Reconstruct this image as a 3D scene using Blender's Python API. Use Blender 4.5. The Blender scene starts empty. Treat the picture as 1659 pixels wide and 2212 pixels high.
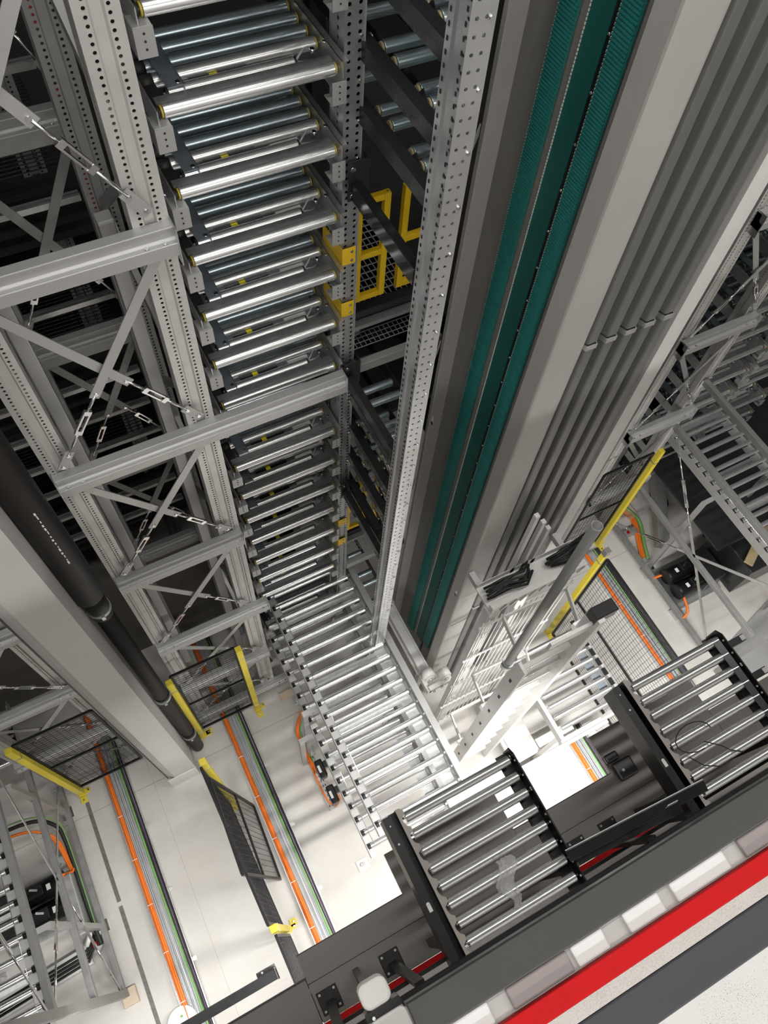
import bpy, math, random
from mathutils import Vector, Matrix
random.seed(7)
SC = bpy.context.scene
COL = SC.collection
PI = math.pi

# ------------------------------------------------------------------ materials
def nmat(name):
    m = bpy.data.materials.new(name); m.use_nodes = True
    nt = m.node_tree
    return m, nt, nt.nodes['Principled BSDF']

def N(nt, typ, **kw):
    n = nt.nodes.new(typ)
    for k, v in kw.items(): setattr(n, k, v)
    return n

def math_n(nt, op, a, b=None, c=None):
    n = N(nt, 'ShaderNodeMath', operation=op)
    for i, v in enumerate((a, b, c)):
        if v is None: continue
        if hasattr(v, 'links'): nt.links.new(v, n.inputs[i])
        else: n.inputs[i].default_value = v
    return n.outputs[0]

def ramp(nt, fac, stops):
    r = N(nt, 'ShaderNodeValToRGB')
    el = r.color_ramp.elements
    while len(el) < len(stops): el.new(0.5)
    for e, (p, c) in zip(el, stops): e.position = p; e.color = (*c, 1)
    nt.links.new(fac, r.inputs[0])
    return r.outputs[0]

def rgb(c): return tuple(c) if hasattr(c, '__len__') else (c, c, c)

def simple(name, col, rough=.5, metal=0.0, var=.06, scale=6.0, spec=.5, bump=0.0, rvar=.08):
    """plain painted / moulded / metal surface with a little uneven tone and gloss"""
    m, nt, b = nmat(name)
    col = rgb(col)
    tc = N(nt, 'ShaderNodeTexCoord')
    no = N(nt, 'ShaderNodeTexNoise'); no.inputs['Scale'].default_value = scale; no.inputs['Detail'].default_value = 4
    nt.links.new(tc.outputs['Object'], no.inputs['Vector'])
    lo = tuple(max(0, c * (1 - var)) for c in col); hi = tuple(min(1, c * (1 + var)) for c in col)
    nt.links.new(ramp(nt, no.outputs[0], [(.3, lo), (.7, hi)]), b.inputs['Base Color'])
    nt.links.new(math_n(nt, 'MULTIPLY_ADD', no.outputs[0], rvar, rough - rvar / 2), b.inputs['Roughness'])
    b.inputs['Metallic'].default_value = metal
    b.inputs['Specular IOR Level'].default_value = spec
    if bump:
        bp = N(nt, 'ShaderNodeBump'); bp.inputs['Strength'].default_value = bump; bp.inputs['Distance'].default_value = .002
        nt.links.new(no.outputs[0], bp.inputs['Height']); nt.links.new(bp.outputs[0], b.inputs['Normal'])
    return m

def perforated(name, col, a, by, pitch, r, rough=.4, metal=.75):
    """galvanised sheet with rows of punched holes: two columns on the front (+-a), one on the flanks (y = by)"""
    m, nt, b = nmat(name)
    tc = N(nt, 'ShaderNodeTexCoord')
    sp = N(nt, 'ShaderNodeSeparateXYZ'); nt.links.new(tc.outputs['Object'], sp.inputs[0])
    sn = N(nt, 'ShaderNodeSeparateXYZ'); nt.links.new(tc.outputs['Normal'], sn.inputs[0])
    front = math_n(nt, 'GREATER_THAN', math_n(nt, 'ABSOLUTE', sn.outputs[1]), .6)
    du1 = math_n(nt, 'SUBTRACT', math_n(nt, 'ABSOLUTE', sp.outputs[0]), a)
    du2 = math_n(nt, 'SUBTRACT', sp.outputs[1], by)
    mixf = N(nt, 'ShaderNodeMix'); nt.links.new(front, mixf.inputs[0]); nt.links.new(du2, mixf.inputs[2]); nt.links.new(du1, mixf.inputs[3])
    dz = math_n(nt, 'MULTIPLY', math_n(nt, 'SUBTRACT', math_n(nt, 'FRACT', math_n(nt, 'DIVIDE', sp.outputs[2], pitch)), .5), pitch)
    d2 = math_n(nt, 'ADD', math_n(nt, 'POWER', math_n(nt, 'ABSOLUTE', mixf.outputs[0]), 2), math_n(nt, 'POWER', math_n(nt, 'ABSOLUTE', dz), 2))
    hole = math_n(nt, 'LESS_THAN', d2, r * r)
    no = N(nt, 'ShaderNodeTexNoise'); no.inputs['Scale'].default_value = 9
    nt.links.new(tc.outputs['Object'], no.inputs['Vector'])
    col = rgb(col)
    nt.links.new(ramp(nt, no.outputs[0], [(.3, tuple(c * .92 for c in col)), (.7, tuple(min(1, c * 1.05) for c in col))]), b.inputs['Base Color'])
    b.inputs['Metallic'].default_value = metal; b.inputs['Roughness'].default_value = rough
    tr = N(nt, 'ShaderNodeBsdfTransparent'); mx = N(nt, 'ShaderNodeMixShader')
    nt.links.new(hole, mx.inputs[0]); nt.links.new(b.outputs[0], mx.inputs[1]); nt.links.new(tr.outputs[0], mx.inputs[2])
    nt.links.new(mx.outputs[0], nt.nodes['Material Output'].inputs['Surface'])
    return m

def concrete():
    m, nt, b = nmat('screed_concrete')
    tc = N(nt, 'ShaderNodeTexCoord'); sp = N(nt, 'ShaderNodeSeparateXYZ'); nt.links.new(tc.outputs['Object'], sp.inputs[0])
    n1 = N(nt, 'ShaderNodeTexNoise'); n1.inputs['Scale'].default_value = 1.3; n1.inputs['Detail'].default_value = 6; n1.inputs['Roughness'].default_value = .6
    n2 = N(nt, 'ShaderNodeTexNoise'); n2.inputs['Scale'].default_value = 30; n2.inputs['Detail'].default_value = 5
    for n in (n1, n2): nt.links.new(tc.outputs['Object'], n.inputs['Vector'])
    base = ramp(nt, n1.outputs[0], [(.3, (.53, .50, .465)), (.55, (.61, .59, .56)), (.75, (.66, .645, .62))])
    jy = math_n(nt, 'LESS_THAN', math_n(nt, 'ABSOLUTE', math_n(nt, 'SUBTRACT', sp.outputs[1], 1.965)), .004)
    jx = math_n(nt, 'LESS_THAN', math_n(nt, 'ABSOLUTE', math_n(nt, 'ADD', sp.outputs[0], .985)), .0016)
    j = math_n(nt, 'MAXIMUM', jy, jx)
    mx = N(nt, 'ShaderNodeMix', data_type='RGBA')
    nt.links.new(math_n(nt, 'MULTIPLY', j, .55), mx.inputs[0]); nt.links.new(base, mx.inputs[6]); mx.inputs[7].default_value = (.25, .22, .2, 1)
    nt.links.new(mx.outputs[2], b.inputs['Base Color'])
    nt.links.new(math_n(nt, 'MULTIPLY_ADD', n1.outputs[0], .25, .32), b.inputs['Roughness'])
    bp = N(nt, 'ShaderNodeBump'); bp.inputs['Strength'].default_value = .08; bp.inputs['Distance'].default_value = .002
    nt.links.new(n2.outputs[0], bp.inputs['Height']); nt.links.new(bp.outputs[0], b.inputs['Normal'])
    return m

def speckled(name, base, dark, scale=160, thr=.62, rough=.7):
    m, nt, b = nmat(name)
    tc = N(nt, 'ShaderNodeTexCoord')
    v = N(nt, 'ShaderNodeTexNoise'); v.inputs['Scale'].default_value = scale; v.inputs['Detail'].default_value = 2
    n2 = N(nt, 'ShaderNodeTexNoise'); n2.inputs['Scale'].default_value = 12
    for n in (v, n2): nt.links.new(tc.outputs['Object'], n.inputs['Vector'])
    sum_ = math_n(nt, 'MULTIPLY_ADD', n2.outputs[0], .25, math_n(nt, 'MULTIPLY', v.outputs[0], .85))
    nt.links.new(ramp(nt, sum_, [(thr - .06, rgb(base)), (thr + .02, rgb(dark))]), b.inputs['Base Color'])
    b.inputs['Roughness'].default_value = rough
    return m

def emissive(name, col, strength):
    m, nt, b = nmat(name)
    b.inputs['Base Color'].default_value = (.9, .9, .9, 1)
    b.inputs['Emission Color'].default_value = (*col, 1); b.inputs['Emission Strength'].default_value = strength
    return m

def clear(name, col=(.95, .95, .95), rough=.12, alpha=.4):
    m, nt, b = nmat(name)
    b.inputs['Base Color'].default_value = (*col, 1); b.inputs['Roughness'].default_value = rough
    tr = N(nt, 'ShaderNodeBsdfTransparent'); mx = N(nt, 'ShaderNodeMixShader')
    mx.inputs[0].default_value = alpha
    nt.links.new(tr.outputs[0], mx.inputs[1]); nt.links.new(b.outputs[0], mx.inputs[2])
    nt.links.new(mx.outputs[0], nt.nodes['Material Output'].inputs['Surface'])
    return m

M = dict(
    rib=simple('grey_corrugated_cover', (.155, .155, .15), .36, .2, .03, 4),
    filler_black=simple('black_filler', (.012, .012, .012), .8, 0, .1, 3),
    milky=clear('milky_plastic', (.88, .87, .87), .25, .62),
    smoky=clear('smoky_plastic', (.30, .25, .25), .25, .6),
    floor=concrete(),
    roller=simple('polished_roller_steel', (.78, .785, .79), .25, .84, .015, 8, rvar=.03),
    roller_blue=simple('zinc_roller_steel', (.43, .51, .55), .26, .85, .03, 14, rvar=.03),
    galv=simple('galvanised_sheet', (.60, .61, .61), .34, .85, .09, 25, rvar=.12),
    galv_soft=simple('matt_galvanised_steel', (.48, .48, .475), .46, .55, .035, 5),
    bolt=simple('zinc_bolt', (.8, .8, .8), .2, 1.0, .03),
    post=perforated('perforated_rack_steel', (.62, .61, .59), .036, .052, .025, .0062, .42, .45),
    post_shaded=perforated('perforated_shaded_steel', (.33, .33, .325), .036, .052, .025, .0062, .5, .5),  # rack steel with the aisle shade of the rear rows in its colour
    post_wide=perforated('perforated_bright_steel', (.50, .50, .51), .022, .05, .0333, .0075, .34, .75),
    paint_grey=simple('light_grey_lift_paint', (.40, .385, .365), .34, 0, .03, 3),
    paint_rib=simple('anodised_grey_profile', (.27, .27, .262), .34, .3, .03, 4),
    paint_web=simple('shaded_lift_paint', (.215, .205, .19), .45, 0, .04, 3),  # lift paint darkened to hold the shade on the web
    paint_dark=simple('dark_grey_paint', (.17, .165, .155), .45, 0, .05, 4),  # plain dark grey
    white=simple('off_white_paint', (.68, .67, .65), .4, 0, .03, 5),
    plastic_white=simple('white_plastic', (.80, .79, .76), .35, 0, .02, 5),
    column=simple('grey_painted_concrete', (.58, .565, .545), .55, 0, .04, 2.2),
    belt=simple('teal_belt_rubber', (.022, .20, .185), .42, 0, .06, 4),
    belt_smooth=simple('teal_belt_back', (.009, .115, .10), .5, 0, .08, 2),
    cord=simple('white_belt_edge', (.75, .76, .72), .5),
    black=simple('black_powder_coat', (.010, .010, .011), .36, 0, .15, 8, spec=.3),
    black_soft=simple('black_rubber', (.018, .018, .018), .55, 0, .1, 12),
    dark_steel=simple('dark_grey_steel', (.045, .046, .048), .28, .5, .08, 5),
    guard=simple('anthracite_guard_rail', (.024, .025, .024), .38, .1, .06, 4),
    skirt=simple('blue_black_skirting', (.020, .021, .027), .4, 0, .08, 4),
    pipe=simple('black_drain_pipe', (.014, .012, .011), .5, 0, .1, 3, spec=.3),
    brown=simple('bronze_grey_deck_sheet', (.165, .148, .136), .36, .25, .06, 2.5),
    brown_light=simple('warm_grey_sheet', (.40, .36, .33), .45, 0, .05, 4),
    cap_yellow=simple('dull_yellow_cap', (.50, .37, .05), .5, 0, .05),
    sticker=simple('lemon_sticker', (.90, .80, .02), .5, 0, .02),
    alu=simple('bright_aluminium', (.74, .73, .715), .4, .25, .03, 4),
    yellow=simple('safety_yellow', (.86, .55, .015), .38, 0, .04, 6),
    yellow_post=simple('fence_yellow', (.74, .60, .05), .42, 0, .05, 5),
    orange=simple('orange_cable_sheath', (.90, .20, .02), .5, 0, .05, 8),
    grey_cable=simple('grey_cable_sheath', (.42, .44, .46), .5, 0, .06, 8),
    green=simple('green_cable_sheath', (.20, .42, .12), .5, 0, .06, 8),
    violet=simple('violet_cable_sheath', (.10, .06, .12), .5, 0, .06, 8),
    red=simple('signal_red', (.44, .004, .006), .6, 0, .03, 6, spec=.15),
    red_dark=simple('dark_red_pipe', (.24, .035, .03), .45, 0, .06, 5),
    chip=speckled('chipboard_edge', (.47, .44, .42), (.39, .36, .34), 420, .60),
    speckle=speckled('speckled_floor_sheet', (.55, .54, .53), (.16, .16, .17), 520, .70),
    wood=simple('pale_wood_block', (.62, .50, .38), .6, 0, .1, 10),
    tan=simple('tan_plastic', (.42, .33, .19), .5, 0, .05, 6),
    tape=simple('worn_dark_tape', (.16, .155, .15), .6, 0, .25, 25),
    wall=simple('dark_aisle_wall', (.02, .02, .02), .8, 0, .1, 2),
    hall=simple('white_hall_wall', (.72, .71, .69), .7, 0, .04, 2),
    galv_dark=simple('dull_shaded_galvanised', (.30, .30, .295), .5, .5, .07, 12),  # shade of rear tower parts put into the colour; grey frames use it too
    ceil=simple('hall_ceiling', (.6, .6, .6), .8, 0, .05, 2),
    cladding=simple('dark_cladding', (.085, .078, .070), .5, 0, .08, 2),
    blue_plate=simple('blue_grey_bracket', (.17, .20, .23), .4, .2, .05, 6),
    film=clear('crumpled_clear_film', (.8, .8, .8), .15, .45),
    poly=clear('clear_polycarbonate', (.85, .84, .83), .2, .34),
    label=simple('white_label', (.85, .85, .84), .5, 0, .01),
    lamp=emissive('lit_tube', (1, .97, .92), 9.0),
)

# ------------------------------------------------------------------ geometry helpers
class MB:
    def __init__(s): s.v = []; s.f = []; s.sm = []
    def add(s, vs, fs, smooth=False):
        b = len(s.v); s.v += [tuple(p) for p in vs]
        s.f += [tuple(b + i for i in f) for f in fs]; s.sm += [smooth] * len(fs)
        return s
    def box(s, x0, x1, y0, y1, z0, z1):
        return s.add([(x, y, z) for z in (z0, z1) for y in (y0, y1) for x in (x0, x1)],
                     [(0, 2, 3, 1), (4, 5, 7, 6), (0, 1, 5, 4), (2, 6, 7, 3), (0, 4, 6, 2), (1, 3, 7, 5)])
    def bar(s, p, q, w, t, side):
        """box from p to q, width w along 'side', thickness t across"""
        p, q = Vector(p), Vector(q); d = (q - p).normalized(); u = Vector(side); u = (u - d * u.dot(d)).normalized(); n = d.cross(u)
        vs = [c + u * (a * w / 2) + n * (b * t / 2) for c in (p, q) for b in (-1, 1) for a in (-1, 1)]
        return s.add(vs, [(0, 2, 3, 1), (4, 5, 7, 6), (0, 1, 5, 4), (2, 6, 7, 3), (0, 4, 6, 2), (1, 3, 7, 5)])
    def tube(s, pts, r, n=12, cap=True, r2=None):
        pts = [Vector(p) for p in pts]; k = len(pts); b = len(s.v); up = None
        for i, p in enumerate(pts):
            d = (pts[min(i + 1, k - 1)] - pts[max(i - 1, 0)]).normalized()
            if up is None: up = Vector((0, 0, 1)) if abs(d.z) < .9 else Vector((0, 1, 0))
            u = (up - d * up.dot(d)).normalized(); w = d.cross(u); up = u
            rr = r if r2 is None else r + (r2 - r) * i / (k - 1)
            for j in range(n):
                a = 2 * PI * j / n; s.v.append(tuple(p + u * (math.cos(a) * rr) + w * (math.sin(a) * rr)))
        for i in range(k - 1):
            for j in range(n):
                s.f.append((b + i * n + j, b + i * n + (j + 1) % n, b + (i + 1) * n + (j + 1) % n, b + (i + 1) * n + j)); s.sm.append(True)
        if cap:
            s.f.append(tuple(b + j for j in reversed(range(n)))); s.f.append(tuple(b + (k - 1) * n + j for j in range(n))); s.sm += [False, False]
        return s
    def ring(s, p, q, r, ri, n=16):
        """hollow tube with open ends"""
        p, q = Vector(p), Vector(q); d = (q - p).normalized(); up = Vector((0, 0, 1)) if abs(d.z) < .9 else Vector((0, 1, 0))
        u = (up - d * up.dot(d)).normalized(); w = d.cross(u); b = len(s.v)
        for c, rr in ((p, r), (q, r), (q, ri), (p, ri)):
            for j in range(n):
                a = 2 * PI * j / n; s.v.append(tuple(c + u * (math.cos(a) * rr) + w * (math.sin(a) * rr)))
        for k in range(4):
            for j in range(n):
                s.f.append((b + k * n + j, b + k * n + (j + 1) % n, b + ((k + 1) % 4) * n + (j + 1) % n, b + ((k + 1) % 4) * n + j)); s.sm.append(k in (0, 2))
        return s
    def prism(s, poly, axis, a0, a1, smooth=False):
        """polygon in the plane across 'axis' pushed from a0 to a1"""
        def P(uv, a):
            return {'z': (uv[0], uv[1], a), 'x': (a, uv[0], uv[1]), 'y': (uv[0], a, uv[1])}[axis]
        n = len(poly); vs = [P(p, a0) for p in poly] + [P(p, a1) for p in poly]
        fs = [tuple(reversed(range(n))), tuple(range(n, 2 * n))]
        s.add(vs, fs); b = len(s.v) - 2 * n
        for i in range(n):
            j = (i + 1) % n; s.f.append((b + i, b + j, b + n + j, b + n + i)); s.sm.append(smooth)
        return s
    def sheet(s, pts, t, axis, a0, a1):
        """bent sheet: open outline thickened by t, pushed along axis"""
        P = [Vector((p[0], p[1])) for p in pts]; out = []
        for i, p in enumerate(P):
            ns = []
            if i > 0: d = (p - P[i - 1]).normalized(); ns.append(Vector((-d.y, d.x)))
            if i < len(P) - 1: d = (P[i + 1] - p).normalized(); ns.append(Vector((-d.y, d.x)))
            n = sum(ns, Vector((0, 0))).normalized(); k = max(.35, n.dot(ns[0])); out.append(p + n * (t / k))
        return s.prism([tuple(p) for p in P] + [tuple(p) for p in reversed(out)], axis, a0, a1)
    def grid_wires(s, o, ua, ul, va, vl, du, dv, t=.004):
        """welded wire panel: o corner, ua/va unit axes"""
        o, ua, va = Vector(o), Vector(ua), Vector(va)
        for i in range(int(ul / du) + 1):
            s.bar(o + ua * (i * du), o + ua * (i * du) + va * vl, t, t, ua)
        for i in range(int(vl / dv) + 1):
            s.bar(o + va * (i * dv), o + va * (i * dv) + ua * ul, t, t, va)
        return s
    def bolt(s, p, ax, r=.009, h=.007):
        p = Vector(p); return s.tube([p, p + Vector(ax) * h], r, 6)

WL = {}
def finish(o, parent, loc):
    COL.objects.link(o)
    if parent is not None:
        o.parent = parent; o.location = Vector(loc) - WL[parent.name]
    else: o.location = loc
    WL[o.name] = Vector(loc)
    return o

SPLIT = set('clear_block smoky_block belt_head cover_tab under_plate clamp_block motor_bracket chain_guard drop_bar hold_down pipe_clamp pipe_socket stile_slot fixing_lug black_band foot_plate_bolt drive_cable side_bracket bracket_tip frame_bar leg foot lug bracket_plate cross_plate end_cap bolt_row slot_brightness edge_lip side_flange knee post bolt screw anchor_bolt band hole_brightness bracket_hole cable joint_clip cable_heap clip_row hoop_clamp rod arm cable_tie edge_sheet deck_sheet rail_pin cap'.split())
def pieces(mb):
    """the separate pieces of a builder, each as a builder of its own"""
    par = list(range(len(mb.v)))
    def find(i):
        while par[i] != i: par[i] = par[par[i]]; i = par[i]
        return i
    for f in mb.f:
        a = find(f[0])
        for j in f[1:]: par[find(j)] = a
    out = {}
    for f, sm in zip(mb.f, mb.sm):
        o = out.setdefault(find(f[0]), (MB(), {})); idx = []
        for j in f:
            if j not in o[1]: o[1][j] = len(o[0].v); o[0].v.append(mb.v[j])
            idx.append(o[1][j])
        o[0].f.append(tuple(idx)); o[0].sm.append(sm)
    return [o[0] for o in out.values()]

def part(name, mb, mat, parent=None, loc=None, bevel=0, label=None):
    """one mesh object; vertices are given in world space unless parented, then kept at the parent's base"""
    if name in SPLIT and parent is not None:
        ps = pieces(mb)
        if len(ps) > 1: return [part1(name, p, mat, parent, loc, bevel, label) for p in ps][0]
    return part1(name, mb, mat, parent, loc, bevel, label)

def part1(name, mb, mat, parent=None, loc=None, bevel=0, label=None):
    if loc is None: loc = WL[parent.name] if parent is not None else (0, 0, 0)
    L = Vector(loc)
    me = bpy.data.meshes.new(name)
    me.from_pydata([tuple(Vector(v) - L) for v in mb.v], [], mb.f)
    me.polygons.foreach_set('use_smooth', mb.sm)
    me.materials.append(M[mat] if isinstance(mat, str) else mat); me.update()
    o = bpy.data.objects.new(name, me); finish(o, parent, loc)
    if bevel:
        md = o.modifiers.new('edge', 'BEVEL'); md.width = bevel; md.segments = 2; md.limit_method = 'ANGLE'
    if label: o['label'] = label
    return o

def tag(o, label, cat, group=None, kind=None):
    o['label'] = label; o['category'] = cat
    if group: o['group'] = group
    if kind: o['kind'] = kind
    return o

def thing(name, label, cat, loc, group=None):
    o = bpy.data.objects.new(name, None); o.empty_display_size = .1
    finish(o, None, loc); return tag(o, label, cat, group)

def solo(name, mb, mat, label, cat, group=None, bevel=0, loc=None):
    if loc is None:
        n = len(mb.v); loc = (sum(v[0] for v in mb.v) / n, sum(v[1] for v in mb.v) / n, min(v[2] for v in mb.v))
    return tag(part(name, mb, mat, None, loc, bevel), label, cat, group)

def struct(name, mb, mat):
    o = part(name, mb, mat); o['kind'] = 'structure'; return o

def dup(root, loc, label, group=None, mirror=False):
    r = root.copy(); COL.objects.link(r); r.location = loc; r['label'] = label; WL[r.name] = Vector(loc)
    if group: r['group'] = group
    if mirror: r.scale.x = -1
    for ch in list(root.children):
        c = ch.copy(); COL.objects.link(c); c.parent = r
        for g in list(ch.children):
            d = g.copy(); COL.objects.link(d); d.parent = c
    return r

ORD = ['', 'first', 'second', 'third', 'fourth', 'fifth', 'sixth', 'seventh', 'eighth', 'ninth', 'tenth', 'eleventh', 'twelfth', 'thirteenth', 'fourteenth', 'fifteenth', 'sixteenth']

# ------------------------------------------------------------------ room shell
struct('floor', MB().box(-9, 12, -6, 10, -.3, 0), 'floor')
struct('ceiling', MB().box(-9, 12, -6, 10, 13, 13.2), 'ceil')
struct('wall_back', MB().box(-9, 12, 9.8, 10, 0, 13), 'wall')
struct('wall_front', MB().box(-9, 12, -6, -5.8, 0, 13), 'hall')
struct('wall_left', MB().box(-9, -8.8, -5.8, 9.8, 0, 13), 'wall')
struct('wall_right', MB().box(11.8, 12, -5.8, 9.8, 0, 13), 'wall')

# ------------------------------------------------------------------ rack posts (rolled, perforated)
def rack_post(x, yf, label, z1=9.4, z0=0.0, w=.06, d=.10, mat='post', stamps=(), foot=True, group=None):
    t = thing('rack_post', label, 'rack post', (x, yf, z0), group)
    pr = [(-w, d), (-w, 0), (-.026, 0), (-.019, .012), (.019, .012), (.026, 0), (w, 0), (w, d)]
    part('upright_profile', MB().sheet([(x + a, yf + b) for a, b in pr], -.003, 'z', z0, z1), mat, t, (x, yf, z0))
    if foot:
        f = MB().box(x - .09, x + .09, yf - .06, yf + .16, z0, z0 + .01)
        for sx in (-.07, .07): f.bolt((x + sx, yf - .04, z0 + .01), (0, 0, 1), .011, .012)
        part('foot_plate', f, 'galv', t)
    if stamps:
        s = MB()
        for z in stamps:
            for a, b, c, e in ((-.010, -.004, 0, .020), (-.010, .001, .008, .011), (.004, .007, 0, .020), (.004, .012, .018, .020), (.010, .013, .008, .020)):
                s.box(x + a, x + b, yf + .0095, yf + .0125, z + c, z + e)
        part('stamped_mark', s, 'bolt', t)
    return t

rack_post(.400, 2.37, 'tall perforated rack upright beside left ends of roller stack', stamps=[3.95 + .333 * i for i in range(13)], w=.066)
rack_post(-.31, 2.37, 'perforated rack upright just right of the fat black drainpipe', stamps=[2.6 + .333 * i for i in range(12)])
rack_post(-1.06, 2.37, 'perforated rack upright at left of broad grey column', stamps=[2.0 + .333 * i for i in range(8)])
rack_post(-1.78, 2.37, 'rack upright at far end of bottom-left bracing frame')
rack_post(4.13, 2.37, 'rack upright hugging the right edge of the ribbed lift mast')
rack_post(4.80, 2.37, 'rack upright carrying two white label plates')
rack_post(.33, 3.05, 'second-row rack upright directly behind the stack upright', mat='post_shaded')
rack_post(-.27, 3.2, 'second-row rack upright behind the drainpipe upright', mat='post_shaded')
rack_post(.14, 4.0, 'third-row rack upright among the dark shelves', mat='post_shaded')
rack_post(-.45, 4.0, 'third-row rack upright furthest left among dark shelves', mat='post_shaded')
rack_post(4.2, 3.2, 'second-row rack upright in shadow beyond the ribbed mast', mat='post_shaded')
rack_post(4.9, 3.2, 'second-row rack upright in shadow behind label-plate upright', mat='post_shaded')

# centre post with yellow clips, right lift post
t = thing('conveyor_post', 'galvanised perforated post at right ends of roller stack', 'post', (1.286, 2.50, 0))
part('post_profile', MB().sheet([(1.324, 2.62), (1.324, 2.50), (1.248, 2.50), (1.248, 2.62)][::-1], -.003, 'z', 0, 9.4), 'post_wide', t)
part('front_flange', MB().box(1.324, 1.329, 2.492, 2.62, 0, 9.4), 'galv_soft', t)
bm = MB()
for i in range(46): bm.bolt((1.314, 2.500, 1.9 + .1665 * i), (0, -1, 0), .007, .008)
part('bolt_row', bm, 'bolt', t)
t = thing('lift_post', 'bright perforated lift post between yellow gates and belts', 'post', (1.305, 1.79, 0))
part('post_profile', MB().sheet([(1.27, 1.895), (1.27, 1.862), (1.276, 1.852), (1.276, 1.822), (1.27, 1.812), (1.27, 1.785), (1.35, 1.785), (1.35, 1.87)], -.003, 'z', 0, 9.4), perforated('lift_post_steel', (.66, .67, .68), .016, .0, .05, .006, .28, .8), t)
hm = MB()
for i in range(150):
    z = 1.6 + i * .04
    for yy in (1.798, 1.880): hm.box(1.2652, 1.2668, yy - .004, yy + .004, z, z + .014)
part('slot_row', hm, 'black_soft', t)['kind'] = 'stuff'
bm = MB()
for i in range(26): bm.bolt((1.335, 1.785, 2.2 + i * .21), (0, -1, 0), .008, .01)
part('bolt_row', bm, 'bolt', t)
for z in (6.15, 4.95, 3.6, 2.6):
    t2 = MB().bar((1.35, 1.86, z), (1.64, 2.14, z + .02), .05, .004, (0, 0, 1))
    solo('lift_post_stay', t2, 'galv_soft', {6.15: 'topmost short stay from bright lift post to belt mast', 4.95: 'stay from lift post to belt mast beside yellow gate', 3.6: 'third stay down between lift post and belt mast', 2.6: 'lowest stay between lift post and belt mast'}[z], 'stay', 'stays behind the bright lift post')
solo('cable_duct', MB().box(1.47, 1.50, 2.05, 2.12, 1.0, 9), 'dark_steel', 'narrow dark vertical duct between lift post and belt mast', 'duct')

for zc, lab in ((5.40, 'upper yellow angle clip bolted on perforated centre post'), (5.05, 'yellow angle clip on centre post below the upper one'), (2.72, 'third yellow clip down on centre post, low in stack'), (2.39, 'lowest yellow clip on centre post near conveyor end')):
    t = thing('yellow_clip', lab, 'clip', (1.28, 2.49, zc - .05), 'yellow clips on the centre post')
    part('clip_plate', MB().sheet([(1.238, 2.68), (1.246, 2.484), (1.312, 2.484)], -.004, 'z', zc - .055, zc + .045), 'yellow', t, bevel=.003)
    part('screw', MB().bolt((1.290, 2.480, zc + .022), (0, -1, 0), .008, .005).bolt((1.290, 2.480, zc - .03), (0, -1, 0), .008, .005), 'bolt', t)

# ------------------------------------------------------------------ rack beams and bracing
def rack_beam(x0, x1, z, label, yf=2.29, h=.11, mat='galv_soft', ends=True, group='rack beams of the tower'):
    t = thing('rack_beam', label, 'rack beam', ((x0 + x1) / 2, yf, z - h), group)
    yb = yf + .078
    poly = [(yf, z - h), (yb, z - h), (yb, z), (yf + .030, z), (yf + .030, z - .042), (yf + .022, z - .050), (yf, z - .052)]
    part('beam_profile', MB().prism(poly, 'x', x0, x1), mat, t, bevel=.003)
    if ends:
        e = MB()
        for x in (x0, x1 - .004): e.box(x, x + .004, yf - .004, yb, z - h - .05, z + .012)
        part('end_plate', e, 'galv', t)
        b = MB()
        for x in (x0 + .05, x0 + .12, x1 - .12, x1 - .05): b.bolt((x, yf + .012, z - .052), (0, 0, 1), .009, .008)
        part('bolt', b, 'bolt', t)
    return t

rack_beam(-.36, .47, 5.98, 'uppermost wide beam crossing the left bracing tower')
rack_beam(-.36, 1.19, 4.74, 'long beam running from bracing tower across the roller stack')
rack_beam(-.36, .47, 3.51, 'beam below the long one in bracing tower')
rack_beam(-.36, .55, 2.26, 'fourth beam down the left bracing tower')
rack_beam(-.36, .47, 1.16, 'beam behind the mesh fence panel with orange run')
rack_beam(-.40, .62, .16, 'floor-level beam at foot of the bracing tower')
rack_beam(-1.85, -1.0, 2.23, 'beam left of broad column above mesh fence')
rack_beam(-1.85, -1.0, 1.10, 'beam seen through the left mesh fence panel')
rack_beam(-1.85, -1.0, 3.45, 'beam at left edge level with column middle')
rack_beam(4.10, 4.86, 3.58, 'upper cross beam right of the ribbed mast')
rack_beam(4.10, 4.86, 2.35, 'cross beam right of ribbed mast meeting label plate')
rack_beam(4.10, 4.86, 4.80, 'cross beam near right photo edge, top one')
rack_beam(4.10, 4.86, 1.16, 'cross beam behind the right tall yellow post')
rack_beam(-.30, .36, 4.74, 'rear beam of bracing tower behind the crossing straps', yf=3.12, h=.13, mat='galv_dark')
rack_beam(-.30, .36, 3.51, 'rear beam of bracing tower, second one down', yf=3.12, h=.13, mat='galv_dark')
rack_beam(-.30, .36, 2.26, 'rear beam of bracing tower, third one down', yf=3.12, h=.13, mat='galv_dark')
rack_beam(-.30, .36, 5.98, 'rear beam of bracing tower, highest one', yf=3.12, h=.13, mat='galv_dark')

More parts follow.
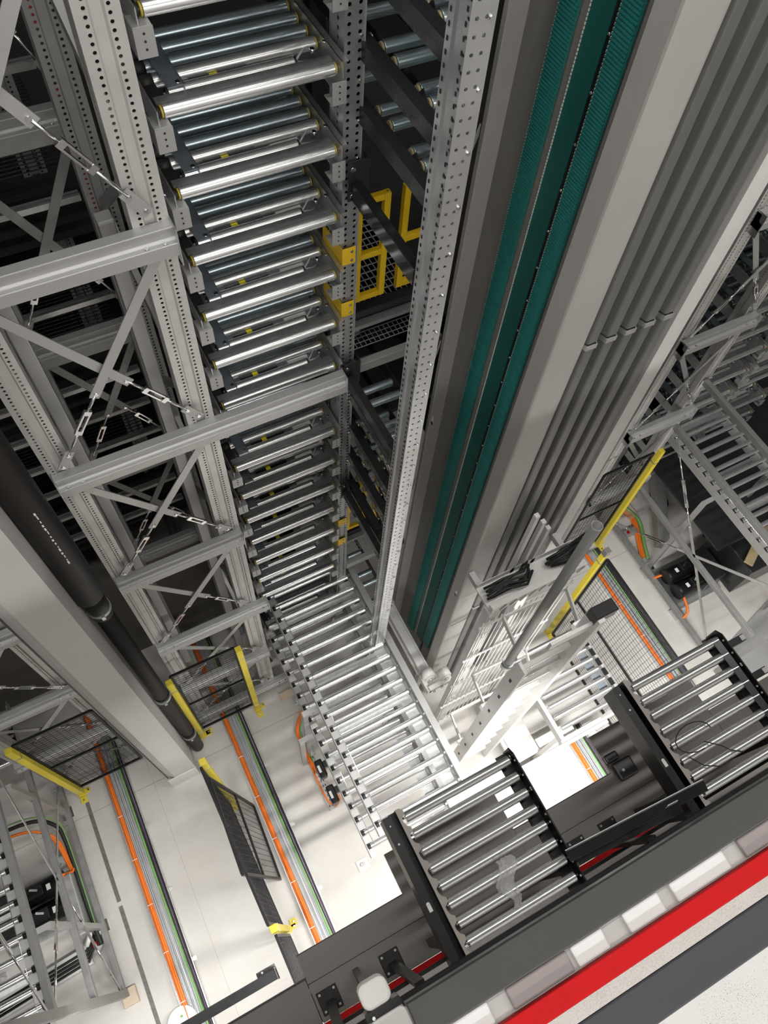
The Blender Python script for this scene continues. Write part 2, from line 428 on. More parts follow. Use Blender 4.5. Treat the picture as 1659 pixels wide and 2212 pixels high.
def brace(p, q, label, side, w=.045, thin=False, group='flat crossing braces', mat='galv'):
    """flat strap with a turnbuckle near its lower end; side lies in the strap's face"""
    p, q = Vector(p), Vector(q); d = q - p; at = lambda f: p + d * f
    t = thing('cross_brace', label, 'brace', tuple(q), group)
    n = d.normalized().cross(Vector(side)).normalized()
    s = MB().bar(at(0), at(.62), w, .006, side).bar(at(.90), at(1.0), w, .006, side)
    part('strap', s, mat, t)
    part('rod', MB().tube([at(.60), at(.70)], .007, 8).tube([at(.79), at(.92)], .007, 8), 'bolt', t)
    sd = (Vector(side) - d.normalized() * d.normalized().dot(Vector(side))).normalized() * .013
    tb = MB().bar(at(.69) + sd, at(.80) + sd, .008, .012, side).bar(at(.69) - sd, at(.80) - sd, .008, .012, side)
    tb.bar(at(.685), at(.705), .034, .016, side).bar(at(.785), at(.805), .034, .016, side)
    part('turnbuckle', tb, 'bolt', t)
    b = MB()
    for f in (.015, .60, .92, .985): b.bolt(at(f), tuple(-abs(c) if i == 1 else 0 for i, c in enumerate((0, 1, 0))) if abs(n.y) > .5 else (-1, 0, 0), .010, .010)
    part('bolt', b, 'bolt', t)
    return t

zs = [(7.25, 5.98, 'top'), (5.98, 4.74, 'second'), (4.74, 3.51, 'third'), (3.51, 2.26, 'fourth'), (2.26, 1.16, 'fifth'), (1.16, .2, 'lowest')]
for zt, zb, nm in zs:
    brace((-.30, 2.348, zt - .10), (.40, 2.348, zb + .06), f'flat strap falling rightwards in {nm} bay of bracing tower', (1, 0, 1), mat='galv_soft')
    brace((.40, 2.334, zt - .10), (-.30, 2.334, zb + .06), f'flat strap falling leftwards in {nm} bay of bracing tower', (1, 0, -1), mat='galv_soft')
for zt, zb, nm in zs[:4]:
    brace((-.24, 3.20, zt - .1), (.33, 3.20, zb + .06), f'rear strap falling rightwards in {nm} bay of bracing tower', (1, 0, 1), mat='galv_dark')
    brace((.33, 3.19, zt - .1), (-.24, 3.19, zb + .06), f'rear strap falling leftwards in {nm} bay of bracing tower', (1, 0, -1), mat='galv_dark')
for zt, zb, nm in ((4.8, 3.58, 'top'), (3.58, 2.35, 'middle'), (2.35, 1.16, 'lower')):
    brace((4.13, 2.348, zt - .1), (4.80, 2.348, zb + .06), f'strap falling rightwards in {nm} bay beside ribbed mast', (1, 0, 1))
    brace((4.80, 2.334, zt - .1), (4.13, 2.334, zb + .06), f'strap falling leftwards in {nm} bay beside ribbed mast', (1, 0, -1))
for zt, zb, nm in ((2.23, 1.10, 'upper'), (1.10, .15, 'lower')):
    brace((-1.78, 2.348, zt - .1), (-1.06, 2.348, zb + .06), f'strap falling rightwards left of column, {nm} bay', (1, 0, 1))
    brace((-1.06, 2.334, zt - .1), (-1.78, 2.334, zb + .06), f'strap falling leftwards left of column, {nm} bay', (1, 0, -1))
brace((-1.06, 2.348, 3.4), (-1.78, 2.348, 2.3), 'strap left of column above the bright end beam', (1, 0, -1))
brace((-1.78, 2.336, 3.4), (-1.06, 2.336, 2.3), 'turnbuckle strap reaching bright beam end left of column', (1, 0, 1))

# depth struts between the first and second rows of the tower
k = 0
for x, xb, who in ((.40, .33, 'stack upright'), (-.31, -.27, 'drainpipe upright')):
    zz = 7.4
    for i in range(11):
        a, b = (x, 2.44, zz), (xb, 3.08, zz - .62)
        if i % 2: a, b = (x, 2.44, zz - .62), (xb, 3.08, zz)
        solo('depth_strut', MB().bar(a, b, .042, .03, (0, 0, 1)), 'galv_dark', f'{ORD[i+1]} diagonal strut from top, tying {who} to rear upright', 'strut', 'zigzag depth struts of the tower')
        zz -= .62

# pale inner legs of the tower (square tubes seen between the straps)
for x, y, nm in ((.27, 2.62, 'right'), (-.22, 2.62, 'left')):
    solo('inner_leg', MB().box(x - .032, x + .032, y - .032, y + .032, 0, 5.86), 'galv_soft', f'square inner tube on the {nm} inside the bracing tower', 'square tube', 'square tubes inside the bracing tower', bevel=.004)

# red sprinkler pipe
t = thing('sprinkler_pipe', 'dark red vertical pipe with black bands behind bracing tower', 'pipe', (.34, 3.62, 0))
part('pipe_run', MB().tube([(.34, 3.62, 0), (.34, 3.62, 9.2)], .03, 14), 'red_dark', t)
bd = MB()
for z in (6.35, 5.85, 5.35, 4.7, 4.0, 3.2): bd.tube([(.34, 3.62, z), (.34, 3.62, z + .2)], .0325, 14)
part('black_band', bd, 'black_soft', t)

# ------------------------------------------------------------------ dark storage aisles behind
for i in range(17):
    z = 7.3 - i * .333
    if z < 2.0: break
    m = MB().box(-3.2, .28, 3.45, 3.466, z, z + .034).box(-3.2, .28, 3.478, 3.494, z, z + .034)
    solo('shelf_rail', m, 'galv', f'{ORD[i+1] if i < 16 else "lowest"} pale shelf rail from the top in dark aisle behind tower', 'shelf rail', 'pale shelf rails in the dark aisle')
for i, (x0, x1, y0, z, lab) in enumerate(((-5.5, .95, 3.52, 5.1, 'upper black sheet added to darken aisle behind bracing tower'), (-5.5, .95, 3.52, 3.7, 'middle black sheet added to darken aisle behind bracing tower'), (-5.5, .95, 3.52, 2.05, 'lower black sheet added to darken aisle behind bracing tower'),
        (1.0, 2.85, 3.65, 4.6, 'upper black sheet added to darken aisle behind dark bay'), (1.0, 2.85, 3.65, 2.1, 'lower black sheet added to darken aisle behind dark bay'), (4.95, 8.5, 2.72, 2.55, 'front black sheet added to darken aisle at right photo edge'), (4.95, 8.5, 2.80, .9, 'low black sheet added to darken aisle at right photo edge'), (2.9, 8.5, 3.35, 3.0, 'upper black sheet added to darken aisle beyond ribbed mast'), (2.9, 8.5, 3.30, 1.3, 'lower black sheet added to darken aisle beyond ribbed mast'))):
    solo('dark_filler', MB().box(x0, x1, y0, 9.6, z - .05, z), 'filler_black', lab, 'dark filler sheet')  # black sheets added to cover the lit floor and darken the aisles
for i, (z, y0) in enumerate(((6.1, 3.55), (5.45, 3.55), (4.3, 3.55), (3.2, 3.55))):
    m = MB().grid_wires((-1.6, y0, z), (1, 0, 0), 1.85, (0, 1, 0), .85, .05, .03, .005)
    solo('walkway_grating', m, 'dark_steel', f'{ORD[i+1]} dark grating from top behind the bracing tower', 'grating', 'dark gratings behind the bracing tower')
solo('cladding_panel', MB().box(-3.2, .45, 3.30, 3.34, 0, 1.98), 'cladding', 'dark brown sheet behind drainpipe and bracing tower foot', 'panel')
for i in range(9):
    z = 4.4 - i * .333
    m = MB().box(2.9, 7.5, 3.4, 3.42, z, z + .04).box(2.9, 7.5, 3.44, 3.47, z - .03, z + .03)
    solo('shelf_rail', m, 'dark_steel', f'{ORD[i+1]} dark shelf rail from top beyond ribbed mast', 'shelf rail', 'dark shelf rails beyond the ribbed mast')
for i in range(5):
    z = 4.2 - i * .62
    m = MB().box(3.2, 4.0, 2.75, 3.1, z - .10, z)
    for q in range(4): m.bolt((3.3 + .18 * q, 2.745, z - .03), (0, -1, 0), .016, .02)
    o = solo('drive_box', m, 'black', f'{ORD[i+1]} black drive box from top in aisle beside mast', 'drive unit', 'black drive boxes beside the ribbed mast', bevel=.01)
for i, (z, y) in enumerate(((3.05, 3.0), (2.0, 3.0))):
    solo('round_duct', MB().tube([(3.0, y, z), (4.7, y, z - .3)], .07, 16), 'galv_soft', ('upper' if i == 0 else 'lower') + ' grey round tube slanting behind straps beside mast', 'tube', 'grey round tubes beside the ribbed mast')

# ------------------------------------------------------------------ tray conveyors of the stack
def roller(p0, p1, r, parent, mat='roller', cap=True):
    p0, p1 = Vector(p0), Vector(p1); d = (p1 - p0).normalized()
    m = MB().tube([p0, p0 + d * .003, p1 - d * .003, p1], r, 20)
    for e in (p0, p1): m.tube([e - d * .016, e + d * .016], .006, 6)
    o = part('roller', m, mat, parent)
    if cap == 4:
        part('end_cap', MB().tube([p0 - d * .010, p0 - d * .001], r * .80, 14), 'tan', o); part('axle_nub', MB().tube([p0 - d * .026, p0 - d * .010], r * .34, 8), 'bolt', o)
    elif cap:
        part('end_cap', MB().tube([p0 - d * .008, p0 - d * .001], r * .86, 14).tube([p1 + d * .001, p1 + d * .008], r * .86, 14), 'black_soft' if cap == 3 else 'cap_yellow', o)
    return o

def tray_conveyor(label, group):
    x0, x1, y, z = .551, 1.195, 2.482, 0.0
    t = thing('tray_conveyor', label, 'roller conveyor', (.87, 2.48, 6.31), group); z = 6.31
    for i in range(6):
        roller((x0 if i != 1 else .60, y + .085 * i, z), (x1 if i != 1 else 1.075, y + .085 * i, z), .0245, t, 'roller' if i < 3 else 'roller_blue', cap=(3 if i == 1 else 1))
    m = MB().box(1.212, 1.216, 2.44, 3.02, z - .075, z + .045).box(1.212, 1.236, 2.44, 3.02, z + .041, z + .045)
    m.box(1.19, 1.212, 2.44, 3.02, z - .075, z - .071)
    part('side_rail', m, 'galv', t)
    m = MB().box(.520, .524, 2.44, 3.02, z - .075, z + .03).box(.524, .56, 2.44, 3.02, z - .075, z - .071)
    part('side_rail', m, 'galv', t)
    g = MB().prism([(.598, 2.545), (.660, 2.545), (.652, 3.0), (.590, 3.0)], 'z', z + .030, z + .034)
    g.box(.655, .659, 2.545, 3.0, z + .0, z + .034)
    part('guide_plate', g, 'blue_plate', t)
    part('cross_bar', MB().box(.54, 1.205, 2.508, 2.544, z + .006, z + .014), 'galv', t)
    part('foot_bracket', MB().box(.498, .562, 2.425, 2.430, z - .115, z - .022).box(.498, .502, 2.43, 2.52, z - .115, z - .022).box(.50, .56, 2.43, 2.50, z - .024, z - .020), 'galv_soft', t)
    part('foot_bracket', MB().box(1.165, 1.222, 2.425, 2.430, z - .105, z - .018).box(1.165, 1.222, 2.43, 2.50, z - .107, z - .103), 'galv_soft', t)
    h = MB()
    for q in (.040, .064, .088): h.tube([(.53, 2.4249, z - q), (.53, 2.4235, z - q)], .0042, 8); h.tube([(1.194, 2.4249, z - q + .006), (1.194, 2.4235, z - q + .006)], .0036, 8)
    part('bracket_hole', h, 'black_soft', t)
    part('motor_plate', MB().box(.62, 1.18, 2.56, 2.86, z - .060, z - .056), 'galv', t)
    part('control_card', MB().box(.98, 1.10, 2.585, 2.625, z - .020, z - .008), 'white', t)
    part('cable_channel', MB().box(.70, .92, 2.600, 2.622, z - .022, z - .012), 'black', t)
    part('sticker', MB().box(.772, .802, 2.594, 2.624, z - .004, z - .001), 'sticker', t, label='small yellow sticker')
    hd = MB()
    hd.tube([(.526, y, z), (.538, y, z)], .018, 14)
    for i in (2, 3, 4): hd.tube([(.526, y + .085 * i, z), (.575, y + .085 * i, z)], .0275, 14)
    hd.box(.53, .575, 2.53, 2.62, z - .03, z + .01)
    part('belt_head', hd, 'black_soft', t)
    w = MB().tube([(1.08, 2.567, z), (1.12, 2.60, z + .012), (1.15, 2.64, z + .0), (1.19, 2.66, z - .02)], .004, 6)
    w.tube([(1.09, 2.575, z - .004), (1.14, 2.585, z - .02), (1.18, 2.62, z - .04)], .004, 6)
    part('cable', w, 'grey_cable', t)
    b = MB().bolt((1.165, 2.60, z + .0), (0, 0, 1), .010, .016).bolt((.640, 2.56, z + .034), (0, 0, 1), .010, .006).bolt((1.2, 2.57, z + .046), (0, 0, 1), .008, .006)
    part('bolt', b, 'bolt', t)
    return t

lv = [6.643, 6.31, 5.977, 5.645, 5.31, 4.975, 4.637, 4.005, 3.667, 3.334, 3.008, 2.667, 2.33, 2.0, 1.25, .92]
first = None
for i, z in enumerate(lv):
    lab = f'{ORD[i+1]} roller conveyor level from the top in tall stack'
    if i == 0:
        first = tray_conveyor(lab, 'conveyor levels of the tall central stack'); first.location.z = z
    else: dup(first, (.87, 2.48, z), lab, 'conveyor levels of the tall central stack')
for i, z in enumerate((4.0, 3.667, 3.334, 3.0, 2.667, 2.33, 2.0, 1.3, 1.0, .7)):
    dup(first, (.87 + 4.40, 2.48, z), f'{ORD[i+1]} roller conveyor level from top in right-hand stack', 'conveyor levels of the right-hand stack')
for i, z in enumerate((3.0, 2.8, 2.6, 2.4, 2.2, 2.0, 1.5, 1.2)):
    dup(first, (.87 + 5.16, 2.48, z), f'{ORD[i+1]} roller conveyor level from top beyond the right-hand stack', 'conveyor levels beyond the right-hand stack')
for i, z in enumerate((2.9, 2.55, 2.2, 1.2, .85)):
    dup(first, (-1.30 - .87, 2.48, z), f'{ORD[i+1]} roller conveyor level from top at bottom-left rack', 'conveyor levels at the bottom-left rack', mirror=True)

# ------------------------------------------------------------------ dark bay conveyors behind the lift post
def bay_conveyor(label):
    z = 6.31
    t = thing('bay_conveyor', label, 'roller conveyor', (1.35, 2.0, z), 'dark roller conveyors behind the lift post')
    m = MB().sheet([(1.365, z + .055), (1.315, z + .055), (1.315, z - .015), (1.335, z - .025)], .004, 'y', 1.96, 3.6)
    part('side_rail', m, 'dark_steel', t)
    for i, y in enumerate((2.14, 2.22, 2.40, 2.50, 2.72, 2.95, 3.2)):
        roller((1.405, y, z + .012), (1.60, y, z + .012), .0255, t, 'roller_blue', cap=4)
    part('hook_plate', MB().prism([(1.95, z - .06), (2.12, z - .06), (2.20, z + .02), (2.17, z + .055), (2.10, z + .0), (1.95, z + .03)], 'x', 1.388, 1.392), 'black', t)
    part('side_rail', MB().box(1.61, 1.616, 2.42, 3.6, z - .05, z + .05), 'dark_steel', t)
    m = MB()
    for y in (2.03, 2.13, 2.36, 2.46, 2.70): m.box(1.372, 1.394, y - .02, y + .025, z - .03, z - .005)
    part('motor_bracket', m, 'black', t)
    b = MB()
    for y in (2.03, 2.07, 2.13, 2.16, 2.36, 2.46, 2.70): b.bolt((1.380, y - .028, z - .02), (-.3, 0, .9), .008, .014)
    part('bolt', b, 'bolt', t)
    return t
bayl = [6.90, 6.61, 6.32, 6.07, 4.25, 3.92, 3.59, 3.25, 1.45]
bay = None
for i, z in enumerate(bayl):
    lab = f'{ORD[i+1]} dark roller conveyor from top in bay behind lift post'
    if bay is None: bay = bay_conveyor(lab); bay.location.z = z
    else: dup(bay, (1.35, 2.0, z), lab)
solo('bay_post', MB().box(1.33, 1.40, 2.98, 3.05, 0, 9.3), 'dark_steel', 'dark inner post seen just right of centre post', 'post')
solo('bay_post', MB().box(1.70, 1.76, 3.65, 3.72, 0, 9.3), 'dark_steel', 'dark inner post deep behind the yellow gates', 'post')

# walkways with aluminium nosing
for z, lab in ((4.73, 'upper dark mesh walkway behind the tall yellow gates'), (2.02, 'lower dark mesh walkway behind the small yellow gates')):
    t = thing('walkway', lab, 'walkway', (1.5, 2.9, z - .15), 'mesh walkways behind the lift post')
    part('grating', MB().grid_wires((1.36, 2.755, z), (1, 0, 0), .55, (0, 1, 0), 1.3, .034, .05, .005), 'galv_soft', t)
    part('toe_plate', MB().box(1.35, 1.92, 2.69, 2.75, z - .09, z + .012), 'dark_steel', t)
    part('nosing', MB().box(1.35, 1.92, 2.64, 2.685, z - .075, z - .045), 'galv', t)
    part('lower_grating', MB().grid_wires((1.36, 2.565, z - .13), (1, 0, 0), .55, (0, 1, 0), .10, .03, .033, .004), 'galv', t)
    part('edge_beam', MB().box(1.34, 1.92, 2.50, 2.545, z - .27, z - .20), 'galv_soft', t, bevel=.003)

# yellow gates
def gate(x0, x1, z0, z1, y, label, mids):
    t = thing('yellow_gate', label, 'gate', ((x0 + x1) / 2, y, z0), 'yellow framed safety gates')
    w = .034
    for x in (x0, x1 - w): part('stile', MB().box(x, x + w, y, y + w, z0, z1), 'yellow', t, bevel=.003)
    for z in [z0, z1 - w] + mids: part('rail', MB().box(x0 + w, x1 - w, y + .001, y + w - .001, z, z + w), 'yellow', t, bevel=.003)
    part('rivet', MB().bolt((x1 - .015, y + .017, z1), (0, 0, 1), .004, .002), 'black_soft', t)
gate(1.390, 1.573, 4.89, 5.547, 2.63, 'tall yellow gate frame right beside the centre post', [5.18])
gate(1.648, 1.880, 4.90, 5.553, 2.63, 'tall yellow gate frame partly behind the lift post', [5.21])
gate(1.390, 1.567, 2.21, 2.88, 2.63, 'small yellow gate frame low beside the centre post', [2.52])
gate(1.642, 1.880, 2.22, 2.885, 2.63, 'small yellow gate frame low behind the lift post', [2.55])

# dark guard rails from centre post to lift post
for i, (z, lab) in enumerate(((5.83, 'glossy dark rail on black plate in front of tall gates'), (4.55, 'glossy dark rail running from black plate below walkway'), (3.26, 'glossy dark rail on black plate before small gates'))):
    t = thing('guard_link', lab, 'guard rail', (1.28, 2.2, z - .08), 'dark glossy rails between centre and lift posts')
    part('rail', MB().box(1.262, 1.305, 1.90, 2.44, z - .085, z + .0), simple('glossy_graphite', (.09, .092, .095), .12, .85, .03) if i == 0 else M['dark_steel'], t, bevel=.002)
    part('mount_plate', MB().box(1.250, 1.352, 2.452, 2.459, z - .10, z + .09).box(1.345, 1.352, 2.459, 2.50, z - .10, z + .09), 'dark_steel', t)
    part('bolt', MB().bolt((1.268, 2.452, z + .06), (0, -1, 0), .012, .010).bolt((1.268, 2.452, z - .07), (0, -1, 0), .012, .010), 'bolt', t)

# ------------------------------------------------------------------ lift mast with belts
ZT = 9.4
t = thing('lift_mast', 'tall grey lift mast carrying three teal belts', 'lift mast', (2.2, 1.9, 0))
part('channel_flange', MB().box(1.818, 1.96, 2.335, 2.365, .05, ZT), 'paint_grey', t, bevel=.003)
part('channel_web', MB().box(1.910, 1.96, 1.66, 2.336, .05, ZT), 'paint_web', t)
part('corner_flange', MB().prism([(1.80, 1.66), (1.80, 1.565), (1.803, 1.556), (1.812, 1.551), (1.97, 1.551), (1.985, 1.556), (1.99, 1.566), (1.99, 1.66)], 'z', .05, ZT), 'paint_grey', t)
part('belt_gap_shade', MB().box(1.902, 1.911, 1.880, 1.902, .05, ZT), 'black', t)  # black strip drawn for the dark gap between two belts
def rib(x, z0, z1):
    return MB().prism([(x, 1.60), (x, 1.586), (x + .010, 1.560), (x + .014, 1.554), (x + .020, 1.552), (x + .060, 1.552), (x + .065, 1.554), (x + .068, 1.560), (x + .072, 1.586), (x + .109, 1.586), (x + .109, 1.60)], 'z', z0, z1, False)
for k in range(5):
    x = 1.992 + k * .110
    lower = part('rib_cover', rib(x, .05, 2.22), 'rib', t)
    mid = part('rib_cover', rib(x + .004, 2.235, 5.38), 'rib', t)
    up = part('rib_cover', rib(x, 5.40, ZT), 'rib', t)
    for pz, po in ((5.37, mid), (2.215, lower)):
        part('joint_clip', MB().sheet([(x + .002, 1.584), (x + .012, 1.550), (x + .062, 1.548), (x + .074, 1.584)], -.005, 'z', pz - .005, pz + .022), 'galv', po)
part('edge_flange', MB().prism([(2.545, 1.66), (2.545, 1.556), (2.60, 1.549), (2.64, 1.549), (2.655, 1.56), (2.655, 1.66)], 'z', .05, ZT), 'white', t)
part('edge_gap_shade', MB().box(2.655, 2.675, 1.58, 1.66, .05, ZT), 'black', t)  # black strip drawn for the dark gap beyond the mast edge
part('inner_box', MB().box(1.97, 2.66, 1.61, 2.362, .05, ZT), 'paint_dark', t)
mk = MB()
for yy, zz in ((2.285, 3.98), (1.60, 2.62)):
    for q in range(5): mk.box(1.7985, 1.80, yy - .012 + .004 * (q % 2), yy + .006, zz + .010 * q + .03, zz + .010 * q + .034)
part('maker_mark', mk, 'label', t)
mk = MB()
for yy, zz in ((2.285, 3.98), (1.60, 2.62)): mk.tube([(1.7995, yy, zz), (1.7985, yy, zz)], .012, 14)
part('maker_badge', mk, 'black', t)

def belt(y0, y1, label, teeth, z0, x=1.895):
    t = thing('lift_belt', label, 'belt', (x, (y0 + y1) / 2, z0), 'teal belts of the lift mast')
    part('belt_band', MB().box(x, x + .008, y0, y1, z0, ZT), 'belt' if teeth else 'belt_smooth', t)
    if teeth:
        p = .0145; m = MB(); n = int((ZT - z0) / p)
        for i in range(n):
            z = z0 + i * p
            b = [(x, z), (x - .0055, z + .0022), (x - .0055, z + .0082), (x, z + .0096)]
            m.prism(b, 'y', y0 + .003, y1)
        # prism 'y' polygons are (x, z)
        part('belt_teeth', m, 'belt', t)
    m = MB(); p = .0145
    for i in range(int((ZT - z0) / p)): m.box(x - .003, x + .004, y1 - .001, y1 + .004, z0 + i * p, z0 + i * p + .009)
    part('belt_edge', m, 'cord', t)
belt(2.060, 2.160, 'left ribbed teal belt on lift mast', True, .55)
belt(1.905, 2.012, 'smooth dark teal belt between the two ribbed ones', False, .62, 1.900)
belt(1.778, 1.872, 'right ribbed teal belt on lift mast', True, .75)
m = MB()
for i in range(30): m.bolt((1.902, 1.891, 2 + i * .2), (-1, 0, 0), .006, .006)
part('bolt_row', m, 'bolt', t)

# lift base: white beam with bearings
t = thing('lift_base_beam', 'white beam with round bearings at foot of teal belts', 'lift base', (1.70, 1.9, .0))
part('beam', MB().box(1.655, 1.735, 1.56, 2.30, .90, 1.00), 'white', t, bevel=.006)
part('beam_lip', MB().box(1.735, 1.752, 1.56, 2.30, .95, 1.0).box(1.638, 1.655, 1.56, 2.30, .90, .915), 'white', t)
for y, x in ((2.31, 1.70), (1.50, 1.70), (1.44, 1.84)):
    b = part('bearing', MB().tube([(x, y - .04, 1.02), (x, y + .04, 1.02)], .062, 24).tube([(x, y - .055, 1.02), (x, y - .04, 1.02)], .05, 24), 'white', t)
    part('bearing_hub', MB().tube([(x, y - .068, 1.02), (x, y - .055, 1.02)], .022, 12), 'galv', b)
part('bearing_bracket', MB().box(1.66, 1.90, 1.36, 1.40, .90, .98).box(1.64, 1.68, 1.36, 1.50, .86, .95), 'white', t)
part('post', MB().box(1.67, 1.72, 1.56, 1.62, 0, .9).box(1.67, 1.72, 2.24, 2.30, 0, .9), 'galv_soft', t)
part('bolt', MB().bolt((1.70, 1.355, .93), (0, -1, 0), .014, .016).bolt((1.78, 1.355, .95), (0, -1, 0), .014, .016).bolt((1.86, 1.355, .96), (0, -1, 0), .014, .016), 'bolt', t)

# ------------------------------------------------------------------ low roller conveyors
def low_conveyor(label):
    z = 1.61
    t = thing('low_conveyor', label, 'roller conveyor', (1.0, 1.55, 0), 'long low roller conveyors')
    ys = [2.60 - .1165 * i for i in range(19)]
    for y in ys: roller((.640, y, z), (1.34, y, z), .0235, t, cap=False)
    m = MB().sheet([(1.35, z - .07), (1.375, z - .06), (1.375, z + .035), (1.425, z + .035), (1.425, z - .07)], .003, 'y', .42, 2.70)
    part('side_rail', m, 'galv_soft', t)
    part('side_rail', MB().box(.605, .610, .42, 2.70, z - .07, z + .035).box(.610, .66, .42, 2.70, z - .07, z - .066), 'galv_soft', t)
    m = MB()
    for y in ys[:-1]: m.box(.612, .676, y - .090, y - .028, z + .018, z + .024)
    part('cover_tab', m, 'galv_soft', t)
    m = MB()
    for y in ys[:-1]: m.box(1.245, 1.345, y - .095, y - .022, z - .045, z - .040)
    part('under_plate', m, 'galv', t)
    m = MB()
    for y in ys: m.tube([(.618, y, z), (.640, y, z)], .019, 12)
    part('belt_head', m, 'black_soft', t)
    part('drive_cord', MB().tube([(.672, .5, z + .026), (.672, 2.6, z + .026)], .0022, 6), 'bolt', t)
    m = MB()
    for y in ys: m.tube([(1.358, y, z + .02), (1.358, y, z + .045)], .009, 8)
    part('rail_pin', m, 'bolt', t)
    part('cross_plate', MB().box(.68, 1.34, 2.30, 2.36, z - .04, z - .036).box(.68, 1.34, 1.26, 1.33, z - .04, z - .036).box(.68, 1.34, 1.72, 1.75, z - .10, z - .03), 'galv', t)
    part('leg_arm', MB().box(.47, .607, 1.53, 1.57, z - .10, z - .06), 'galv_soft', t); part('leg_arm', MB().box(.47, .607, 2.60, 2.64, z - .10, z - .06), 'galv_soft', t)
    for y in (.50, 1.55, 2.62):
        for x in ((.49, 1.385) if y > 1 else (1.385,)):
            part('leg', MB().box(x - .022, x + .022, y - .022, y + .022, .012, z - .07), 'galv_soft', t)
            part('foot', MB().box(x - .05, x + .05, y - .05, y + .05, 0, .012).tube([(x, y, .012), (x, y, .05)], .012, 8), 'bolt', t)
    return t
lc = low_conveyor('upper of two long low conveyors in front of tall stack')
dup(lc, (.915, 1.47, -.52), 'lower long conveyor just beneath the upper one', 'long low roller conveyors')
dup(lc, (5.40, 1.68, .0), 'long low conveyor at right photo edge under bracing straps', 'long low roller conveyors')
dup(lc, (-2.31, .99, .0), 'long low conveyor at bottom-left photo corner', 'long low roller conveyors', mirror=True)

# orphan drive motors on the lower conveyor side
for i, (y, lab) in enumerate(((1.22, 'black drive motor with white label on conveyor side, upper one'), (.98, 'black drive motor with white label on conveyor side, lower one'))):
    t = thing('side_motor', lab, 'motor', (.46, y, .80), 'black motors along the low conveyor')
    part('housing', MB().box(.43, .50, y - .10, y + .06, .78, .92), 'black', t, bevel=.012)
    part('label_plate', MB().box(.440, .462, y - .055, y + .01, .92, .922), 'label', t)
    part('mount', MB().box(.49, .53, y - .03, y + .03, .82, .9), 'dark_steel', t)

# ------------------------------------------------------------------ black outfeed conveyors on the lower deck
def black_conveyor(label, nroll=8):
    z = 3.965
    t = thing('outfeed_conveyor', label, 'roller conveyor', (.85, 0, 3.3), 'black framed outfeed conveyors')
    ys = [.285 - .0865 * i for i in range(nroll)]
    for y in ys: roller((.535, y, z), (1.14, y, z), .0245, t, cap=False)
    roller((.535, -.405, z), (1.14, -.405, z), .0245, t, cap=False)
    m = MB().sheet([(.47, z + .02), (.425, z + .02), (.425, z - .13), (.46, z - .13)], .004, 'y', -.47, .325)
    part('side_frame', m, 'black', t)
    comb = [(.500, -.45), (.500, .335)]
    for y in [.335 - .0865 * j for j in range(10)]:
        comb += [(.520, y), (.536, y - .014), (.536, y - .034), (.514, y - .050), (.514, y - .066)]
    comb = [c for c in comb if c[1] > -.452] + [(.520, -.45)]
    part('comb_plate', MB().prism(comb, 'z', z + .026, z + .030), 'brown_light', t)
    part('inner_channel', MB().box(.468, .502, -.45, .335, z - .06, z - .055).box(.500, .504, -.45, .335, z - .10, z + .026), 'black', t)
    m = MB().prism([(-.47, z - .12), (.34, z - .12), (.34, z + .0), (.30, z + .035), (-.47, z + .035)], 'x', 1.165, 1.172)
    m.box(1.10, 1.165, .02, .33, z - .075, z - .068).box(1.10, 1.165, -.46, -.05, z - .075, z - .068).box(1.105, 1.165, -.05, .02, z - .12, z - .068)
    part('side_frame', m, 'black', t)
    m = MB()
    for y in (.27, .19, .12, .11, -.02, -.06, -.16, -.26, -.33): m.tube([(1.1645, y, z + .015), (1.160, y, z + .015)], .0055, 10)
    part('hole_brightness', m, 'label', t)  # white discs painted for brightness seen through the holes
    m = MB()
    for y in (.22, .08, -.06, -.2): m.box(.44, .47, y - .035, y + .035, z - .05, z - .01)
    part('clamp_block', m, 'dark_steel', t)
    for x in (.45, 1.14):
        part('leg', MB().box(x - .02, x + .02, -.30, -.26, 3.30, z - .12), 'black', t)
    part('foot_tie', MB().box(.45, 1.14, -.29, -.27, 3.36, 3.40), 'black', t)
    part('slot_brightness', MB().tube([(.448, -.10, z + .0202), (.448, -.10, z + .0212)], .009, 10).box(.439, .457, -.135, -.10, z + .0202, z + .0212).tube([(.448, .19, z + .0202), (.448, .19, z + .0212)], .005, 10).tube([(.448, .28, z + .0202), (.448, .28, z + .0212)], .004, 10), 'label', t)  # white pieces painted for brightness seen through the slots
    part('bolt', MB().bolt((.436, -.40, z + .024), (0, 0, 1), .01, .008).bolt((.50, -.33, z + .02), (1, 0, 0), .01, .04).bolt((1.1645, .30, z - .02), (-1, 0, 0), .012, .01), 'bolt', t)
    return t
bc = black_conveyor('black framed outfeed conveyor with crumpled film, bottom centre')
bc2 = dup(bc, (2.255, .02, 3.3), 'black framed outfeed conveyor at right photo edge', 'black framed outfeed conveyors')
m = MB().box(2.585, 2.70, .235, .275, 3.90, 3.97).box(2.585, 2.69, .03, .07, 3.90, 3.97)
part('side_bracket', MB().box(2.585, 2.70, .235, .275, 3.90, 3.97).box(2.585, 2.69, .03, .07, 3.90, 3.97), 'black', bc2)
part('bracket_tip', MB().box(2.67, 2.70, .24, .27, 3.971, 3.974).box(2.66, 2.69, .035, .065, 3.971, 3.974), 'galv_soft', bc2)
part('inner_plate', MB().box(2.50, 2.545, -.35, .32, 3.985, 3.989), 'dark_steel', bc2)

